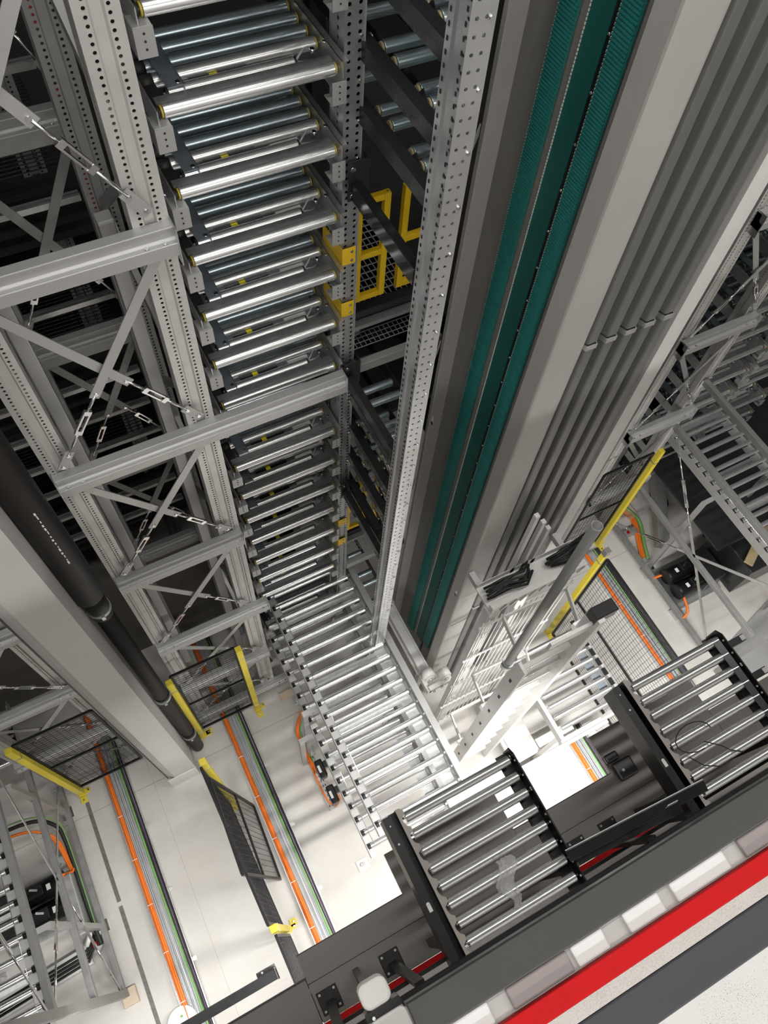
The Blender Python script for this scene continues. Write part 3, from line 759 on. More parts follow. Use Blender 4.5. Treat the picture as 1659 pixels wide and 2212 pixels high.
# crumpled film over the rollers
rows, cols = 26, 10; vs = []
for i in range(rows):
    for j in range(cols):
        u, v = i / (rows - 1), j / (cols - 1)
        vs.append((.86 + (v - .5) * (.075 + .03 * math.sin(5 * u)) + .02 * math.sin(9 * u) - .05 * u + random.uniform(-.004, .004), -.09 - .21 * u + random.uniform(-.004, .004),
                   3.993 + .018 * abs(math.sin(u * 8)) * 0 + .006 * math.sin(v * 14 + u * 9) + .012 * u * math.sin(v * 6) + random.uniform(0, .006)))
fs = [(i * cols + j, i * cols + j + 1, (i + 1) * cols + j + 1, (i + 1) * cols + j) for i in range(rows - 1) for j in range(cols - 1)]
solo('plastic_film', MB().add(vs, fs, True), 'film', 'crumpled clear plastic film wrapped over conveyor rollers', 'plastic film')
# loose thin wires on the right conveyor
m = MB()
pts = [(2.06 + .12 * math.cos(a), -.06 + .07 * math.sin(a), 4.0 + .03 * math.sin(a / 2)) for a in [i * .4 for i in range(13)]]
m.tube(pts, .003, 6); m.tube([(2.10, -.1, 4.0), (2.16, -.16, 4.02), (2.2, -.2, 4.0), (2.26, -.24, 3.995)], .003, 6)
m.tube([(1.98, -.13, 4.0), (2.02, -.2, 4.01), (2.1, -.24, 3.995)], .003, 6)
solo('loose_wire', m, 'black_soft', 'thin black wire loop lying on right outfeed rollers', 'wire')

# ------------------------------------------------------------------ lower mezzanine deck
t = thing('mezzanine_deck', 'bronze-grey steel deck edge below the black conveyors', 'deck', (1.0, -.3, 3.0))
m = MB().box(-.212, .425, -.155, -.012, 3.27, 3.30).box(.425, 1.15, -.155, .215, 3.265, 3.297).box(1.15, 1.84, -.155, -.012, 3.27, 3.30).box(1.84, 2.62, -.155, .225, 3.265, 3.297).box(2.62, 6.0, -.155, .02, 3.27, 3.3)
part('edge_sheet', m, 'brown', t)
part('deck_sheet', MB().box(-.212, 6.0, -.345, -.158, 3.268, 3.299), 'brown', t)
part('deck_sheet', MB().box(-4.0, -.216, -.345, -.130, 3.268, 3.30), 'brown', t)
part('edge_lip', MB().box(-.214, .425, -.012, -.006, 3.25, 3.302).box(1.15, 1.84, -.012, -.006, 3.25, 3.302).box(-4.0, -.214, -.130, -.120, 3.22, 3.304), 'dark_steel', t)
part('seam_backing', MB().box(-4, 6, -.175, -.12, 3.262, 3.2645), 'dark_steel', t)
part('edge_girder', MB().box(-4, 6, -.34, -.20, 3.02, 3.26), 'dark_steel', t)
part('red_edge_strip', MB().box(-4, 6, -.383, -.347, 3.29, 3.305), 'red', t)
part('deck_board', MB().box(-4, 6, -2.6, -.384, 3.20, 3.296), 'chip', t)
t = thing('junction_bracket', 'grey junction bracket on deck beside right outfeed conveyor', 'bracket', (1.95, .03, 3.3))
part('bracket_plate', MB().box(1.84, 1.93, .04, .09, 3.30, 3.34).box(1.86, 1.99, -.08, .03, 3.30, 3.335), 'dark_steel', t, bevel=.012)
part('bolt', MB().bolt((1.90, -.03, 3.335), (0, 0, 1), .01, .01), 'bolt', t)

# guard rail of the lower deck
for i, (x, lab) in enumerate(((-.14, 'square black base plate at far left of deck edge'), (.222, 'square black base plate with arm left of centre conveyor'), (1.43, 'square black base plate right of centre conveyor'), (1.65, 'square black base plate near folded rail arms'))):
    t = thing('post_base_plate', lab, 'base plate', (x, -.262, 3.3), 'black bolted base plates on the deck')
    part('plate', MB().box(x - .056, x + .056, -.322, -.21, 3.30, 3.308), 'black', t, bevel=.002)
    part('bolt', MB().bolt((x - .04, -.225, 3.308), (0, 0, 1), .007, .006).bolt((x + .04, -.225, 3.308), (0, 0, 1), .007, .006).bolt((x - .04, -.305, 3.308), (0, 0, 1), .007, .006).bolt((x + .04, -.305, 3.308), (0, 0, 1), .007, .006), 'bolt', t)
    part('post', MB().bar((x, -.275, 3.308), (x + .02, -.33, 4.30), .045, .02, (1, 0, 0)), 'black', t)
t = thing('lower_guard_rail', 'black handrail of lower deck crossing conveyor end', 'guard rail', (.6, -.345, 4.25))
part('top_rail', MB().box(-1.6, 2.6, -.372, -.335, 4.27, 4.30), 'black', t, bevel=.003)
part('knee_rail', MB().box(-1.6, 2.6, -.352, -.335, 3.80, 3.83), 'black', t, bevel=.003)
for i, (a, b, lab) in enumerate((((1.12, -.225, 4.10), (1.86, -.262, 4.22), 'upper dark folded bar slanting beside right conveyor'), ((1.18, -.262, 4.0), (1.70, -.285, 4.2), 'lower dark folded bar slanting beside right conveyor'))):
    t = thing('folded_bar', lab, 'bar', b, 'folded dark bars by the right conveyor')
    part('bar', MB().bar(a, b, .055, .012, (0, 1, .3)), 'dark_steel', t, bevel=.003)
    part('edge', MB().bar((a[0], a[1] + .028, a[2] + .008), (b[0], b[1] + .028, b[2] + .008), .004, .006, (0, 1, 0)), 'galv', t)

# ------------------------------------------------------------------ upper mezzanine edge (at the camera's feet)
Zf = 6.4
struct('floor_upper_level', MB().box(-4, 6, -3.2, -.392, Zf - .05, Zf - .004), 'speckle')
solo('skirting_strip', MB().box(-4, 6, -.394, -.326, Zf - .03, Zf), 'skirt', 'blue-black strip along white speckled floor', 'strip', bevel=.004)
solo('board_edge', MB().box(-4, 6, -.3255, -.3005, Zf - .03, Zf - .001), 'chip', 'pale chipboard strip between red and black strips', 'board edge')
solo('red_strip', MB().box(-4, 6, -.300, -.2635, Zf - .03, Zf + .002), 'red', 'bright red safety strip nearest the camera', 'safety strip', bevel=.002)
t = thing('edge_channel', 'wide anthracite steel channel along upper deck edge', 'steel channel', (.8, -.19, Zf - .1))
part('channel_top', MB().box(.068, 6, -.221, -.158, Zf - .012, Zf), 'guard', t, bevel=.003)
part('channel_web', MB().box(.068, 6, -.221, -.213, Zf - .10, Zf - .012), 'guard', t)
part('channel_lip', MB().box(.068, 6, -.165, -.158, Zf - .05, Zf - .012), 'guard', t)
t = thing('clear_edge_strip', 'blurry clear plastic strip between red strip and channel', 'plastic strip', (.8, -.243, Zf - .06))
part('sheet', MB().box(.07, 6, -.262, -.222, Zf - .035, Zf - .031), 'poly', t)
m = MB(); bl = MB(); x = .12
while x < 1.6:
    w = random.uniform(.05, .14); (m if random.random() < .5 else bl).box(x, x + w, -.2605, -.2235, Zf - .030 - random.uniform(0, .004), Zf - .018); x += w + random.uniform(.008, .05)
part('clear_block', m, 'milky', t, bevel=.004)
part('smoky_block', bl, 'smoky', t, bevel=.004)
t = thing('rail_end_cap', 'rounded white plastic cap with black band at bottom edge', 'end cap', (.035, -.19, 6.0))
def rr(x0, x1, y0, y1, r):
    o = []
    for cx, cy, a0 in ((x1 - r, y1 - r, 0), (x0 + r, y1 - r, 90), (x0 + r, y0 + r, 180), (x1 - r, y0 + r, 270)):
        for k in range(5): a = math.radians(a0 + k * 22.5); o.append((cx + r * math.cos(a), cy + r * math.sin(a)))
    return o
part('cap_head', MB().prism(rr(-.002, .066, -.172, -.118, .018), 'z', 5.94, 6.04), 'plastic_white', t, bevel=.006)
part('cap_band', MB().prism(rr(-.006, .078, -.190, -.172, .004), 'z', 5.93, 6.035), 'black', t)
part('cap_body', MB().prism(rr(-.006, .080, -.31, -.190, .014), 'z', 5.92, 6.04), 'plastic_white', t, bevel=.006)
part('bolt', MB().bolt((.010, -.186, 6.036), (0, 0, 1), .004, .003), 'bolt', t)
solo('cap_support_pole', MB().box(.02, .05, -.26, -.20, 3.30, 5.92), 'black', 'black post under the white plastic cap', 'post')

# ------------------------------------------------------------------ grey column and drain pipes
struct_col = MB().prism([(-.55, 1.85), (-.55, 2.25), (-.83, 2.25), (-.83, 1.915), (-.80, 1.885), (-.755, 1.85)], 'z', 0, 13)
t = thing('hall_column', 'broad pale grey hall column beside black drainpipes', 'column', (-.69, 2.0, 0))
part('shaft', struct_col, 'column', t)
part('plinth', MB().box(-.825, -.552, 1.842, 1.852, 0, .30), 'white', t)
part('shadow_strip', MB().box(-.842, -.83, 1.915, 2.25, .1, 13), 'black', t)  # black strip standing in for the shadow beside the shaft
t = thing('drain_pipe', 'black drainpipe with thick lagged upper half', 'pipe', (-.47, 2.09, 0))
part('pipe_lower', MB().tube([(-.475, 2.09, .06), (-.475, 2.09, 3.95)], .056, 24), 'pipe', t)
part('pipe_lagging', MB().tube([(-.480, 2.10, 3.98), (-.480, 2.10, 3.995), (-.480, 2.10, 9.4)], .088, 28), 'pipe', t)
part('pipe_socket', MB().tube([(-.475, 2.09, 3.70), (-.475, 2.09, 3.97)], .063, 24).tube([(-.475, 2.09, .62), (-.475, 2.09, .70)], .061, 24).tube([(-.475, 2.09, 1.9), (-.475, 2.09, 1.96)], .060, 24), 'pipe', t)
c = MB()
for z in (3.78, 1.9, .62): c.ring((-.475, 2.09, z - .014), (-.475, 2.09, z + .014), .068, .058, 24).box(-.48, -.46, 2.01, 2.032, z - .02, z + .02).bar((-.54, 2.09, z), (-.56, 2.10, z), .02, .02, (0, 0, 1))
part('pipe_clamp', c, 'galv', t)
pm = MB(); z = 4.15
while z < 7:
    if int(z * 10) % 9 < 5: pm.box(-.452 + .002 * math.sin(z * 50), -.446, 2.014, 2.0165, z, z + random.uniform(.010, .028))
    z += .035
part('printed_marks', pm, 'label', t)
t = thing('drain_pipe', 'second black pipe half hidden between column and drainpipe', 'pipe', (-.53, 2.28, 0))
part('pipe_run', MB().tube([(-.53, 2.33, .05), (-.53, 2.33, 9.4)], .06, 20), 'pipe', t)
pm = MB(); z = 4.1
while z < 6.2: pm.box(-.545, -.533, 2.2675, 2.270, z, z + .05); pm.box(-.545, -.533, 2.2675, 2.270, z + .07, z + .10); z += .34
part('printed_marks', pm, 'label', t)

# ------------------------------------------------------------------ safety fences
def fence_post(x, y, h, label, foot=(0, -1)):
    t = thing('fence_post', label, 'fence post', (x, y, 0), 'yellow fence posts')
    part('post', MB().box(x - .026, x + .026, y - .026, y + .026, .012, h), 'yellow_post', t, bevel=.003)
    part('band', MB().box(x - .028, x + .028, y - .028, y + .028, h - .20, h - .185).box(x - .028, x + .028, y - .028, y + .028, .20, .212), 'galv', t)
    fx, fy = foot
    f = MB().box(x - .035, x + .035, y - .035, y + .035, 0, .012).box(x - .03 + fx * .07, x + .03 + fx * .07, y - .03 + fy * .07, y + .03 + fy * .07, 0, .01)
    f.box(x + .02, x + .08, y - .02, y + .02, .0, .01)
    part('foot', f, 'yellow_post', t)
    part('anchor_bolt', MB().bolt((x + fx * .075, y + fy * .075, .01), (0, 0, 1), .009, .014).bolt((x + .065, y, .01), (0, 0, 1), .009, .014), 'bolt', t)
    return t

def fence_panel(a, b, h, label, du=.05, dv=.05, z0=.09, mid=True, lean=0.0):
    a, b = Vector(a), Vector(b); d = (b - a); L = d.length; u = d.normalized(); up = Vector((lean, 0, 1)).normalized()
    t = thing('mesh_fence', label, 'mesh fence panel', (a.x, a.y, 0), 'black mesh fence panels')
    o = Vector((a.x, a.y, z0)); H = h - z0
    part('wire_mesh', MB().grid_wires(o, u, L, up, H, du, dv, .0026), 'black', t)
    n = u.cross(up)
    f = MB().bar(o, o + u * L, .026, .02, up).bar(o + up * H, o + u * L + up * H, .026, .02, up).bar(o, o + up * H, .022, .02, u).bar(o + u * L, o + u * L + up * H, .022, .02, u)
    if mid: f.bar(o + up * (H * .5), o + u * L + up * (H * .5), .024, .018, up)
    part('panel_frame', f, 'black', t)
    return t

fence_post(.20, 2.19, 1.88, 'yellow fence post at foot of the tall roller stack')
fence_post(-.398, 2.185, 1.85, 'yellow fence post right beside the drainpipe', (1, 0))
fence_post(-1.625, 2.185, 1.95, 'yellow fence post at left where dark floor tape starts')
fence_post(-.375, 1.47, 1.95, 'yellow post behind the leaning mesh panel')
fence_post(-.345, .21, 1.95, 'yellow post at bright bottom end of mesh fence', (1, .5))
fence_post(4.52, 2.19, 2.02, 'tallest yellow fence post, beside the ribbed mast')
fence_post(3.38, 1.53, 2.08, 'yellow fence post with grey top near ladder')
fence_panel((-.37, 2.225, 0), (.17, 2.225, 0), 1.85, 'mesh fence panel between drainpipe and stack foot')
fence_panel((-1.60, 2.225, 0), (-1.0, 2.225, 0), 1.90, 'mesh fence panel left of the broad column')
fence_panel((-.398, 1.42, 0), (-.368, .25, 0), 1.98, 'mesh fence panel running towards camera over white floor')
fence_panel((-.205, 1.325, 0), (-.235, .62, 0), 1.98, 'mesh panel leaning against the fence', z0=.01, lean=-.085)
fence_panel((-.345, .16, 0), (-.335, -.5, 0), 1.98, 'mesh fence panel washed out by bright light')
fence_panel((3.38, 1.48, 0), (3.38, .30, 0), 2.0, 'mesh fence panel over floor cables right of ladder')
fence_panel((3.90, 2.225, 0), (4.48, 2.225, 0), 1.95, 'mesh fence panel in shadow beside tallest yellow post')
part('post_cap', MB().box(3.353, 3.407, 1.503, 1.557, 2.02, 2.10), 'paint_dark', bpy.data.objects['fence_post.006'])

# ------------------------------------------------------------------ floor cable trays
def cable_tray(x0, w, y0, y1, label, cables, extra=0):
    t = thing('cable_tray', label, 'cable tray', (x0, (y0 + y1) / 2, 0), 'floor cable trays')
    m = MB().box(x0 - .012, x0 + w + .012, y0, y1, .006, .012)
    m.box(x0 - .014, x0 - .011, y0, y1, .006, .045).box(x0 + w + .011, x0 + w + .014, y0, y1, .006, .045)
    y = y0 + .1
    while y < y1: m.box(x0 - .012, x0 + w + .012, y, y + .025, 0, .006); y += .6
    part('tray', m, 'galv', t)
    m = MB(); y = y0 + .35
    while y < y1: m.box(x0 + w + .014, x0 + w + .05, y, y + .035, .004, .008).box(x0 + w + .014, x0 + w + .018, y, y + .035, .004, .03); y += .62
    part('fixing_lug', m, 'galv', t)
    return t

def smooth(pts, k=6):
    P = [Vector(p) for p in pts]; out = []
    for i in range(len(P) - 1):
        a, b, c, d = P[max(i - 1, 0)], P[i], P[i + 1], P[min(i + 2, len(P) - 1)]
        for j in range(k):
            t = j / k; out.append(.5 * ((2 * b) + (c - a) * t + (2 * a - 5 * b + 4 * c - d) * t * t + (3 * b - a - 3 * c + d) * t * t * t))
    return [tuple(p) for p in out + [P[-1]]]

def cable(pts, r, mat, label, group, n=8):
    if len(pts) < 11: pts = smooth(pts)
    return solo('cable', MB().tube(pts, r, n), mat, label, 'cable', group)

def run(x, y0, y1, z, amp, seed):
    R = random.Random(seed); n = max(4, int((y1 - y0) / .25)); out = []
    ph = R.uniform(0, 6); f = R.uniform(.8, 1.8)
    for i in range(n + 1):
        y = y0 + (y1 - y0) * i / n; out.append((x + amp * math.sin(f * y + ph), y, z + .003 * math.sin(3 * y + ph)))
    return out

def cable_set(x0, y0, y1, where, tag_, w=.19):
    tr = cable_tray(x0, w, y0, y1, f'galvanised cable tray on floor {where}', None)
    for i, dx in enumerate((.008, .032, .020)):
        cable(run(x0 + dx, y0, y1, .026 + .015 * (i == 2), .002, i), .0122, 'orange', f'{("left", "right", "upper")[i]} orange cable of the bundle {where}', f'orange cables {tag_}')
    for i in range(5):
        cable(run(x0 + .058 + .0165 * i, y0, y1, .021 + .006 * (i % 2), .007, 10 + i), .0072, 'grey_cable', f'{ORD[i+1]} grey cable right of the orange bundle {where}', f'grey cables {tag_}')
    cable(run(x0 + .146, y0, y1, .024, .006, 33), .0105, 'green', f'green cable in tray {where}', f'green cable {tag_}')
    for i in range(3):
        cable(run(x0 + .163 + .011 * i, y0, y1, .022, .005, 50 + i), .0068, ('black_soft', 'violet', 'black_soft')[i], f'{("left black", "violet", "right black")[i]} cable beside the green one {where}', f'dark cables {tag_}')
    m = MB(); y = y0 + .3
    while y < y1: m.box(x0 - .004, x0 + .044, y, y + .006, .052, .0545); y += .42
    part('cable_tie', m, 'label', tr)
cable_set(-1.385, -.6, 3.2, 'left of the broad column', 'left of the column')
cable_set(-.158, -.6, 3.2, 'between mesh fence and roller conveyor', 'right of the column')
cable_set(4.275, .3, 2.15, 'under the right mesh fence panel', 'under the right fence')
cable_set(2.915, -.6, .55, 'on bright floor beside right outfeed conveyor', 'on the bright floor')

# small tray with looping orange cables next to the low conveyor
t = thing('perforated_tray', 'short slotted cable tray on floor beside low conveyor', 'cable tray', (.47, 1.4, 0))
part('tray', MB().box(.435, .515, .95, 1.66, .004, .008).box(.435, .438, .95, 1.80, .008, .04).box(.512, .515, .95, 1.66, .008, .04).bar((.475, 1.66, .006), (.63, 1.97, .006), .08, .005, (1, 0, 0)), 'galv', t)
m = MB(); y = .98
while y < 1.64:
    for x in (.452, .475, .498): m.box(x - .004, x + .004, y, y + .022, .0081, .009)
    y += .05
part('slots', m, 'black_soft', t)
part('lug', MB().box(.515, .56, 1.0, 1.04, 0, .006).box(.515, .56, 1.55, 1.59, 0, .006), 'galv', t)
for i in range(3):
    o = .011 * i
    cable([(.63 + o, 1.99, .03), (.50 + o, 1.86, .03), (.445 + o, 1.75, .032), (.440 + o, 1.60, .032), (.45 + o, 1.42, .036), (.49 + o, 1.30 + o, .06), (.54, 1.28 + o, .12), (.55, 1.30, .5), (.50, 1.25, .8)], .0085, 'orange', f'{ORD[i+1]} orange cable looping to the upper side motor', 'orange loops beside the low conveyor')
cable([(.66, 1.97, .03), (.54, 1.84, .03), (.49, 1.74, .03), (.485, 1.50, .03), (.51, 1.36, .05), (.55, 1.30, .2)], .007, 'green', 'green cable inside the looping orange cables', 'green loop beside the low conveyor')
cable([(.443, 1.45, .05), (.443, 1.16, .05), (.46, 1.02, .05), (.51, .965, .08), (.555, .98, .3), (.50, 1.0, .8)], .0085, 'orange', 'orange cable looping to the lower side motor', 'orange loops beside the low conveyor')
cable([(.441, 1.45, .04), (.441, 1.12, .04)], .006, 'red', 'thin red cable along slotted tray edge', 'red cable on the slotted tray')

# floor anchors, tape, small things
t = thing('floor_anchor', 'clear floor anchor with red nut beside bracing tower foot', 'anchor', (.60, 2.08, 0))
part('anchor_plate', MB().box(.55, .66, 2.02, 2.14, 0, .008), 'galv', t)
part('anchor_stud', MB().tube([(.60, 2.09, .008), (.60, 2.09, .07)], .018, 12).bolt((.575, 2.06, .008), (0, 0, 1), .012, .012), 'bolt', t)
part('anchor_nut', MB().tube([(.622, 2.10, .02), (.640, 2.10, .02)], .014, 10), 'red', t)
t = thing('floor_anchor', 'square levelling foot plate alone on floor below low conveyor', 'anchor', (.50, .39, 0))
part('anchor_plate', MB().box(.45, .56, .33, .43, 0, .008), 'galv_soft', t)
part('anchor_stud', MB().tube([(.505, .38, .008), (.505, .38, .03)], .018, 12), 'bolt', t)
solo('floor_tape', MB().box(-1.628, -1.592, 1.12, 2.08, .0005, .002), 'tape', 'worn dark tape line on floor, upper length', 'tape', 'worn dark tape line')
solo('floor_tape', MB().box(-1.630, -1.594, -.6, 1.08, .0005, .002), 'tape', 'worn dark tape line on floor, lower length', 'tape', 'worn dark tape line')
solo('wood_block', MB().box(-1.82, -1.69, .30, .44, 0, .05), 'wood', 'pale wooden block under bottom-left upright', 'wood block', bevel=.004)
solo('wood_block', MB().box(.45, .62, 2.14, 2.22, 0, .03), 'wood', 'pale strip of wood at bracing tower foot', 'wood block', bevel=.004)
t = thing('round_hatch', 'pale round lid at bottom-left edge of photo', 'lid', (-1.42, .02, 0))
part('lid_disc', MB().tube([(-1.42, -.02, .0), (-1.42, -.02, .05)], .13, 40), 'plastic_white', t, bevel=.008)
part('lid_knob', MB().tube([(-1.41, .03, .05), (-1.41, .03, .06)], .01, 10), 'green', t)
t = thing('grey_channel', 'grey steel channel above bright floor at bottom left', 'steel channel', (-.7, -.05, 2.0))
part('channel', MB().box(-2.6, -.425, -.075, -.012, 1.94, 2.02), 'dark_steel', t)
part('end_plate', MB().box(-.56, -.425, -.015, .02, 1.90, 1.905).box(-.43, -.425, -.08, .0, 1.88, 2.03), 'paint_dark', t)
part('bolt', MB().bolt((-.52, .005, 1.905), (0, 0, 1), .008, .006), 'bolt', t)
t = thing('channel_stand', 'slim grey stand carrying the bottom-left channel', 'stand', (-1.9, -.04, 0))
part('stand_post', MB().box(-1.93, -1.87, -.07, -.03, 0, 1.90), 'galv_soft', t)

# ------------------------------------------------------------------ bottom-left bracing frame and lift motors
x = -1.78
t = thing('brace_frame', 'open grey steel frame of bars at bottom-left', 'steel frame', (x, 1.3, 0))
part('front_leg', MB().box(x - .03, x + .03, .375, .435, .05, 5.5), 'galv_dark', t)
for z in (.10, 1.0, 2.0, 3.0, 4.0):
    part('rung', MB().box(x - .024, x + .024, .43, 2.36, z - .03, z + .03), 'galv_dark', t, bevel=.003)
for i, (p, q) in enumerate((((x, 2.3, 2.0), (x, .43, .15)), ((x, 2.3, .15), (x, .43, 1.95)), ((x, 2.3, 3.95), (x, .43, 2.1)), ((x, 2.3, 2.1), (x, .43, 3.9)))):
    brace(p, q, ('flat brace falling towards camera in lower bay, bottom-left frame', 'flat brace rising towards camera in lower bay, bottom-left frame', 'flat brace falling towards camera in upper bay, bottom-left frame', 'flat brace rising towards camera in upper bay, bottom-left frame')[i], (0, 1, 0), .03)

def lift_motor(x0, y0, z0, s, label, dx=1):
    t = thing('lift_motor', label, 'motor', (x0, y0, 0), 'black lift motors on the floor')
    for k in range(2):
        y = y0 - .20 * k
        b = part('motor_body', MB().tube([(x0, y, z0 + .13), (x0 + .03 * s, y, z0 + .13), (x0 + .36 * s, y, z0 + .13)], .092, 20), 'black', t)
        part('label_plate', MB().box(min(x0 + .10 * s, x0 + .135 * s), max(x0 + .10 * s, x0 + .135 * s), y - .03, y + .02, z0 + .221, z0 + .225), 'label', b)
        part('end_shield', MB().tube([(x0 + .36 * s, y, z0 + .13), (x0 + .40 * s, y, z0 + .13)], .075, 20), 'dark_steel', b)
        part('terminal_box', MB().box(min(x0 + .16 * s, x0 + .3 * s), max(x0 + .16 * s, x0 + .3 * s), y - .05, y + .05, z0 + .21, z0 + .26), 'black', b, bevel=.01)
        part('lifting_eye', MB().bar((x0 + .2 * s, y, z0 + .26), (x0 + .26 * s, y + .03, z0 + .27), .018, .008, (0, 1, 0)), 'bolt', b)
    part('bed_plate', MB().box(min(x0 - .06 * s, x0 + .62 * s), max(x0 - .06 * s, x0 + .62 * s), y0 - .36, y0 + .16, 0, .035), 'galv', t)
    part('gearbox', MB().box(min(x0 + .40 * s, x0 + .60 * s), max(x0 + .40 * s, x0 + .60 * s), y0 - .30, y0 + .10, .035, z0 + .24), 'dark_steel', t, bevel=.015)
    part('hold_down', MB().box(x0 - .10, x0 + .02, y0 + .10, y0 + .24, .035, .05).box(x0 - .10, x0 + .02, y0 - .45, y0 - .32, 0, .05).bolt((x0 - .05, y0 + .17, .05), (0, 0, 1), .022, .03).bolt((x0 - .05, y0 - .39, .05), (0, 0, 1), .022, .03), 'galv', t)
    return t
lift_motor(-1.94, 1.48, .08, -1, 'pair of black lift motors at bottom-left')
lift_motor(4.86, 1.45, .08, 1, 'pair of black lift motors on right floor')
solo('motor_cover', MB().box(-1.935, -1.86, .98, 1.50, .04, .30), 'galv_soft', 'grey cover box beside bottom-left motors', 'cover', bevel=.01)
for i in range(3):
    o = .012 * i
    cable([(-2.6, 2.05, .30), (-2.2, 2.02, .28 + o), (-2.02, 1.96, .25 + o), (-1.93 + o, 1.84, .2), (-1.885 + o, 1.6, .18), (-1.88 + o, 1.52, .2), (-1.93, 1.49 + o, .3)], .011, 'orange', f'{ORD[i+1]} orange cable curving down to the bottom-left motors', 'orange cables at the bottom-left motors')
cable([(-2.6, 2.10, .3), (-2.1, 2.08, .28), (-1.90, 1.98, .25), (-1.845, 1.8, .2), (-1.84, 1.2, .15), (-1.83, .85, .12)], .018, 'black_soft', 'thick black cable curving beside bottom-left orange cables', 'black cables at the bottom-left motors')
cable([(-2.6, 2.14, .3), (-2.1, 2.12, .28), (-1.87, 2.0, .25), (-1.825, 1.8, .2), (-1.82, 1.0, .15)], .006, 'green', 'green wire beside the bottom-left black cable', 'green wire at the bottom-left motors')
t = thing('cable_chain', 'black and silver cable duct running left from bottom-left frame', 'cable duct', (-2.2, .85, 0))
part('duct', MB().bar((-2.8, .78, .04), (-1.95, .83, .04), .16, .05, (0, 1, 0)).bar((-1.96, .83, .04), (-1.85, .95, .04), .16, .05, (0, 1, 0)), 'galv', t)
for i in range(4): part('duct_cable', MB().tube([(-2.8, .73 + .03 * i, .075), (-1.97, .78 + .03 * i, .075), (-1.87, .90 + .02 * i, .08)], .011, 8), 'black_soft', t)
part('red_plug', MB().box(-1.90, -1.865, .86, .90, .07, .11), 'red', t)
solo('white_cloth', MB().tube([(-1.95, .90, .10), (-1.90, .96, .12), (-1.885, 1.02, .11)], .022, 8), 'plastic_white', 'crumpled white plastic bag by bottom-left cable end', 'plastic bag')

# right-hand bracing frame
x = 4.80
t = thing('brace_frame', 'open steel frame of bars behind right outfeed conveyor', 'steel frame', (x, 1.3, 0))
for z, y0 in ((.08, .60), (.95, .40), (2.04, .3), (2.72, .3)):
    part('rung', MB().box(x - .024, x + .024, y0, 2.36, z - .03, z + .03), 'galv_dark', t, bevel=.003)
part('front_leg', MB().box(x - .02, x + .02, .31, .35, .0, 3.0), 'galv_dark', t)
brace((x, .34, 1.95), (x, 2.3, .12), 'flat brace rising from label-plate upright foot over right motors', (0, 1, 0), .036)
brace((x, .55, .12), (x, 2.3, 1.98), 'flat brace with turnbuckle hanging over right motors', (0, 1, 0), .036)
for z, lab in ((2.70, 'upper white label plate on right upright'), (2.05, 'lower white label plate on right upright')):
    t = thing('label_plate', lab, 'label plate', (4.80, 2.36, z - .05), 'white label plates on the right upright')
    part('plate', MB().box(4.76, 4.84, 2.354, 2.358, z - .045, z + .045), 'label', t)
    part('printed_dash', MB().box(4.792, 4.812, 2.352, 2.354, z + .015, z + .021).box(4.792, 4.812, 2.352, 2.354, z - .021, z - .015), 'black', t)
    part('bolt', MB().bolt((4.845, 2.354, z + .06), (0, -1, 0), .011, .012).bolt((4.82, 2.354, z + .07), (0, -1, 0), .011, .012), 'bolt', t)
for i in range(3):
    o = .022 * i
    cable([(5.02 + o, 2.45, .03), (5.06 + o, 2.25, .03), (4.93 + o, 1.95, .03), (4.86 + o, 1.80, .03)], .012, 'orange', f'{ORD[i+1]} orange cable on floor beside right bracing frame', 'orange cables on the right floor')
cable([(5.10, 2.44, .03), (5.14, 2.22, .03), (5.01, 1.94, .03), (4.93, 1.76, .03)], .022, 'green', 'dark green cable beside right orange cables', 'green cable on the right floor')
cable([(4.80, 1.52, .1), (4.86, 1.50, .16), (4.92, 1.47, .2)], .014, 'orange', 'short orange tail entering the upper right motor', 'orange tails at the right motors')
cable([(4.80, .98, .1), (4.87, 1.02, .16), (4.92, 1.20, .2)], .014, 'orange', 'short orange tail entering the lower right motor', 'orange tails at the right motors')
solo('base_cabinet', MB().box(5.55, 6.4, 1.0, 1.60, 0, .55), 'dark_steel', 'dark lift base box right of the black motors', 'base box', bevel=.01)
solo('dark_floor_mask', MB().box(5.05, 8.0, 1.30, 2.66, .99, 1.02), 'dark_steel', 'dark sheet added to hide bright floor under the long conveyor at right photo edge', 'tray')  # dark sheet added so the bright floor below does not show
solo('pale_beam', MB().bar((5.05, 1.78, .25), (5.7, 2.75, .25), .13, .16, (1, 0, 0)), 'galv_soft', 'pale beam slanting behind the right motors', 'beam', bevel=.006)
solo('tan_board', MB().bar((5.55, 1.10, .60), (6.3, 1.52, .60), .10, .03, (0, 1, 0)), 'tan', 'tan wooden board at right edge behind motors', 'board', bevel=.003)
t = thing('hose_coil', 'black hose coil on floor beyond right motors', 'hose', (5.50, 2.35, 0))
part('coil', MB().tube([(5.50 + .11 * math.cos(a), 2.32 + .11 * math.sin(a), .03 + .002 * i) for i, a in enumerate([k * .35 for k in range(30)])], .012, 8), 'black_soft', t)
solo('wood_block', MB().box(5.05, 5.17, 2.28, 2.50, 0, .04).box(5.05, 5.30, 2.48, 2.52, 0, .04), 'wood', 'pale L-shaped wooden blocking beyond right motors', 'wood block')
t = thing('control_box', 'small grey box with red button beside right upright foot', 'control box', (4.70, 1.98, 0))
part('box', MB().box(4.86, 5.02, 2.10, 2.18, 0, .07), 'galv_soft', t, bevel=.006)
part('red_button', MB().tube([(4.90, 2.14, .07), (4.90, 2.14, .085)], .018, 12), 'red', t)
solo('grey_floor_plate', MB().prism([(5.10, .10), (6.4, .10), (6.4, .86), (5.10, .52)], 'z', 0, .02), 'galv_soft', 'pale grey floor plate right of the outfeed conveyor', 'floor plate', bevel=.004)

